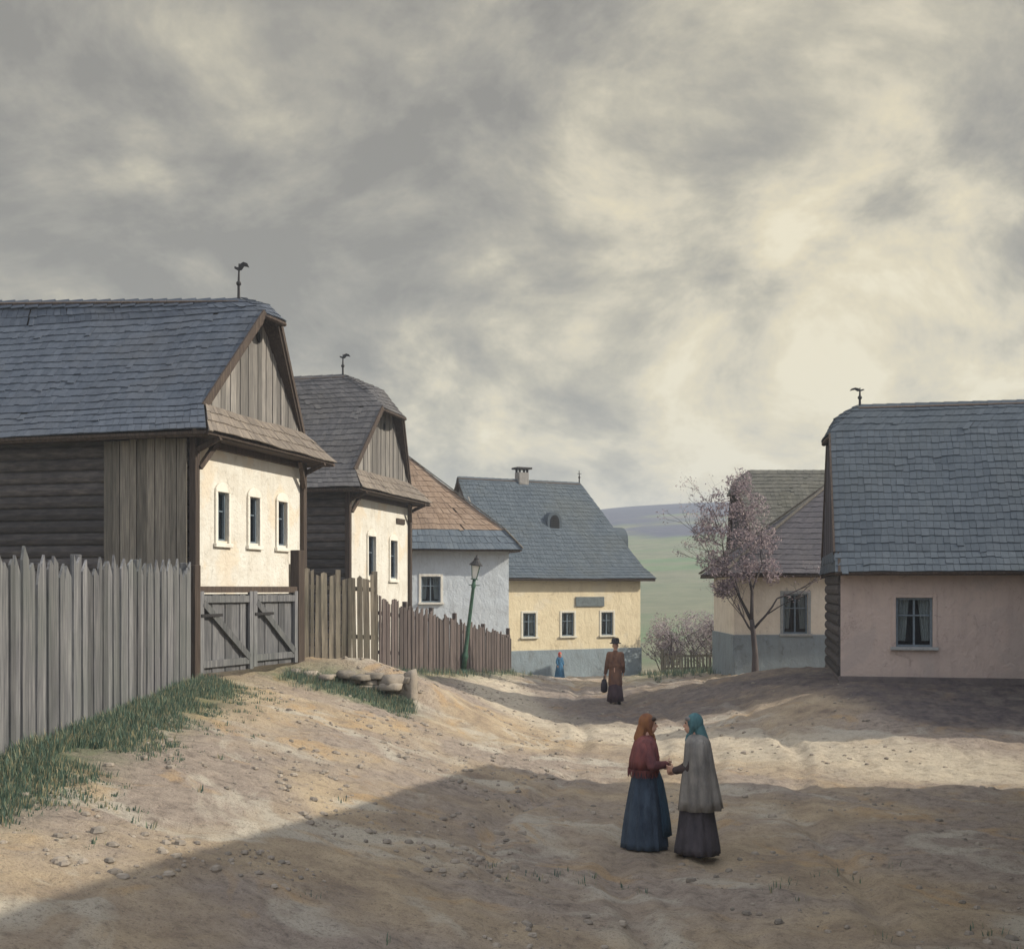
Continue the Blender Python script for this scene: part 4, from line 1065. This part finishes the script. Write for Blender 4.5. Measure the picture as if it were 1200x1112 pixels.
# ------------------------------------------------------------------ sky and sun
sd = Vector((SUN_H.x * math.cos(R(SUN_EL)), SUN_H.y * math.cos(R(SUN_EL)), math.sin(R(SUN_EL))))
sun = bpy.data.lights.new('sun', 'SUN'); sun.energy = 4.9; sun.angle = R(.6); sun.color = (1, .925, .80)
so = bpy.data.objects.new('sun', sun); COL.objects.link(so); so.rotation_euler = sd.to_track_quat('Z', 'Y').to_euler(); so.location = (40, 10, 40)
w = bpy.data.worlds.new('World'); sc.world = w; w.use_nodes = True
class WT(NT):
    def __init__(s, tree): s.t = tree
W = WT(w.node_tree)
sky = W.n('ShaderNodeTexSky', sky_type='NISHITA'); sky.sun_disc = False; sky.sun_elevation = R(SUN_EL); sky.sun_rotation = math.atan2(sd.x, sd.y); sky.dust_density = 3
tc = W.n('ShaderNodeTexCoord'); sep = W.n('ShaderNodeSeparateXYZ'); W.l(tc.outputs['Generated'], sep.inputs[0])
zz = W.math('ADD', W.math('MAXIMUM', sep.outputs[2], 0.0), .55)
cmb = W.n('ShaderNodeCombineXYZ'); W.l(W.math('DIVIDE', sep.outputs[0], zz), cmb.inputs[0]); W.l(W.math('DIVIDE', sep.outputs[1], zz), cmb.inputs[1]); cmb.inputs[2].default_value = 3.7
def off(d):
    x = W.n('ShaderNodeVectorMath', operation='ADD'); W.l(cmb.outputs[0], x.inputs[0]); x.inputs[1].default_value = d; return x.outputs[0]
P0, P1 = off((0, 0, 0)), off((.06, -.02, .03))
n1 = W.noise(P0, 4.2, 11, .60, .35); n1b = W.noise(P1, 4.2, 11, .60, .35); n2 = W.noise(P0, 10.0, 9, .62, .4); n0 = W.noise(P0, 1.5, 3, .5, .3)
relief = W.math('MULTIPLY', W.math('SUBTRACT', n1, n1b), 1.55)          # side of each cloud turned to the sun
def lobe(d, lo, hi, k):
    v_ = Vector(d).normalized(); x = W.n('ShaderNodeVectorMath', operation='DOT_PRODUCT'); W.l(tc.outputs['Generated'], x.inputs[0]); x.inputs[1].default_value = v_
    m_ = W.n('ShaderNodeMapRange', interpolation_type='SMOOTHSTEP'); W.l(x.outputs['Value'], m_.inputs['Value'])
    m_.inputs['From Min'].default_value = lo; m_.inputs['From Max'].default_value = hi; m_.inputs['To Max'].default_value = k; return m_.outputs['Result']
# the cloud is thin in places: low over the valley, overhead in the middle, towards the sun
thin = W.math('ADD', W.math('ADD', lobe((.22, .97, .05), .91, 1.0, .50), lobe((.04, .90, .46), .975, 1.0, .20)), lobe((.8, .55, .25), .6, 1.0, .03))
thick = W.math('ADD', W.math('ADD', lobe((.34, .86, .36), .93, 1.0, .06), 0.0), W.math('ADD', lobe((-.30, .86, .42), .90, 1.0, .19), lobe((.04, .95, .24), .972, 1.0, .13)))
cn = W.math('ADD', W.math('ADD', W.math('MULTIPLY', n0, .20), W.math('MULTIPLY', n1, .48)), W.math('MULTIPLY', n2, .32))
cn = W.math('ADD', W.math('MULTIPLY', W.math('SUBTRACT', cn, .5), 1.6), .375)
fac = W.math('ADD', W.math('ADD', cn, relief), W.math('SUBTRACT', thin, thick))
cl = W.ramp(fac, [(.06, (.265, .252, .225)), (.24, (.33, .312, .272)), (.40, (.41, .383, .318)), (.56, (.525, .485, .38)), (.70, (.66, .60, .46)), (.86, (.77, .685, .49)), (1.0, (.86, .78, .58))])
skyd = W.mix(1.0, sky.outputs[0], (.1, .1, .1), 'MULTIPLY')
colr = W.mix(.97, skyd, cl)
def wsm(v, a, b):
    x = W.n('ShaderNodeMapRange', interpolation_type='SMOOTHSTEP'); x.inputs['From Min'].default_value = a; x.inputs['From Max'].default_value = b
    W.l(v, x.inputs['Value']); return x.outputs['Result']
# unseen sky overhead and behind the viewer raised and blued as added fill
up_ = W.math('ADD', W.math('MULTIPLY', wsm(sep.outputs[2], .46, .85), 1.6), W.math('MULTIPLY', wsm(W.math('MULTIPLY', sep.outputs[1], -1.0), .0, .7), 1.5))
gain = W.n('ShaderNodeCombineXYZ')
for i_, t_ in enumerate((.72, .87, 1.36)): W.l(W.math('ADD', W.math('MULTIPLY', up_, t_), 1.0), gain.inputs[i_])
colr = W.mix(1.0, colr, gain.outputs[0], 'MULTIPLY')
bgn = w.node_tree.nodes['Background']; W.l(colr, bgn.inputs['Color']); bgn.inputs['Strength'].default_value = 1.0

# ------------------------------------------------------------------ camera and view
cam = bpy.data.cameras.new('camera'); co = bpy.data.objects.new('camera', cam); COL.objects.link(co)
co.location = (0, 0, H); co.rotation_euler = (R(90), 0, 0); cam.sensor_width = 36; cam.lens = F / 1200 * 36; cam.shift_y = (HOR - 556) / 1200
cam.clip_end = 4000; sc.camera = co
sc.view_settings.view_transform = 'Standard'; sc.view_settings.look = 'None'; sc.view_settings.exposure = 0.0; sc.view_settings.gamma = 1
sc.cycles.max_bounces = 6; sc.cycles.volume_bounces = 1
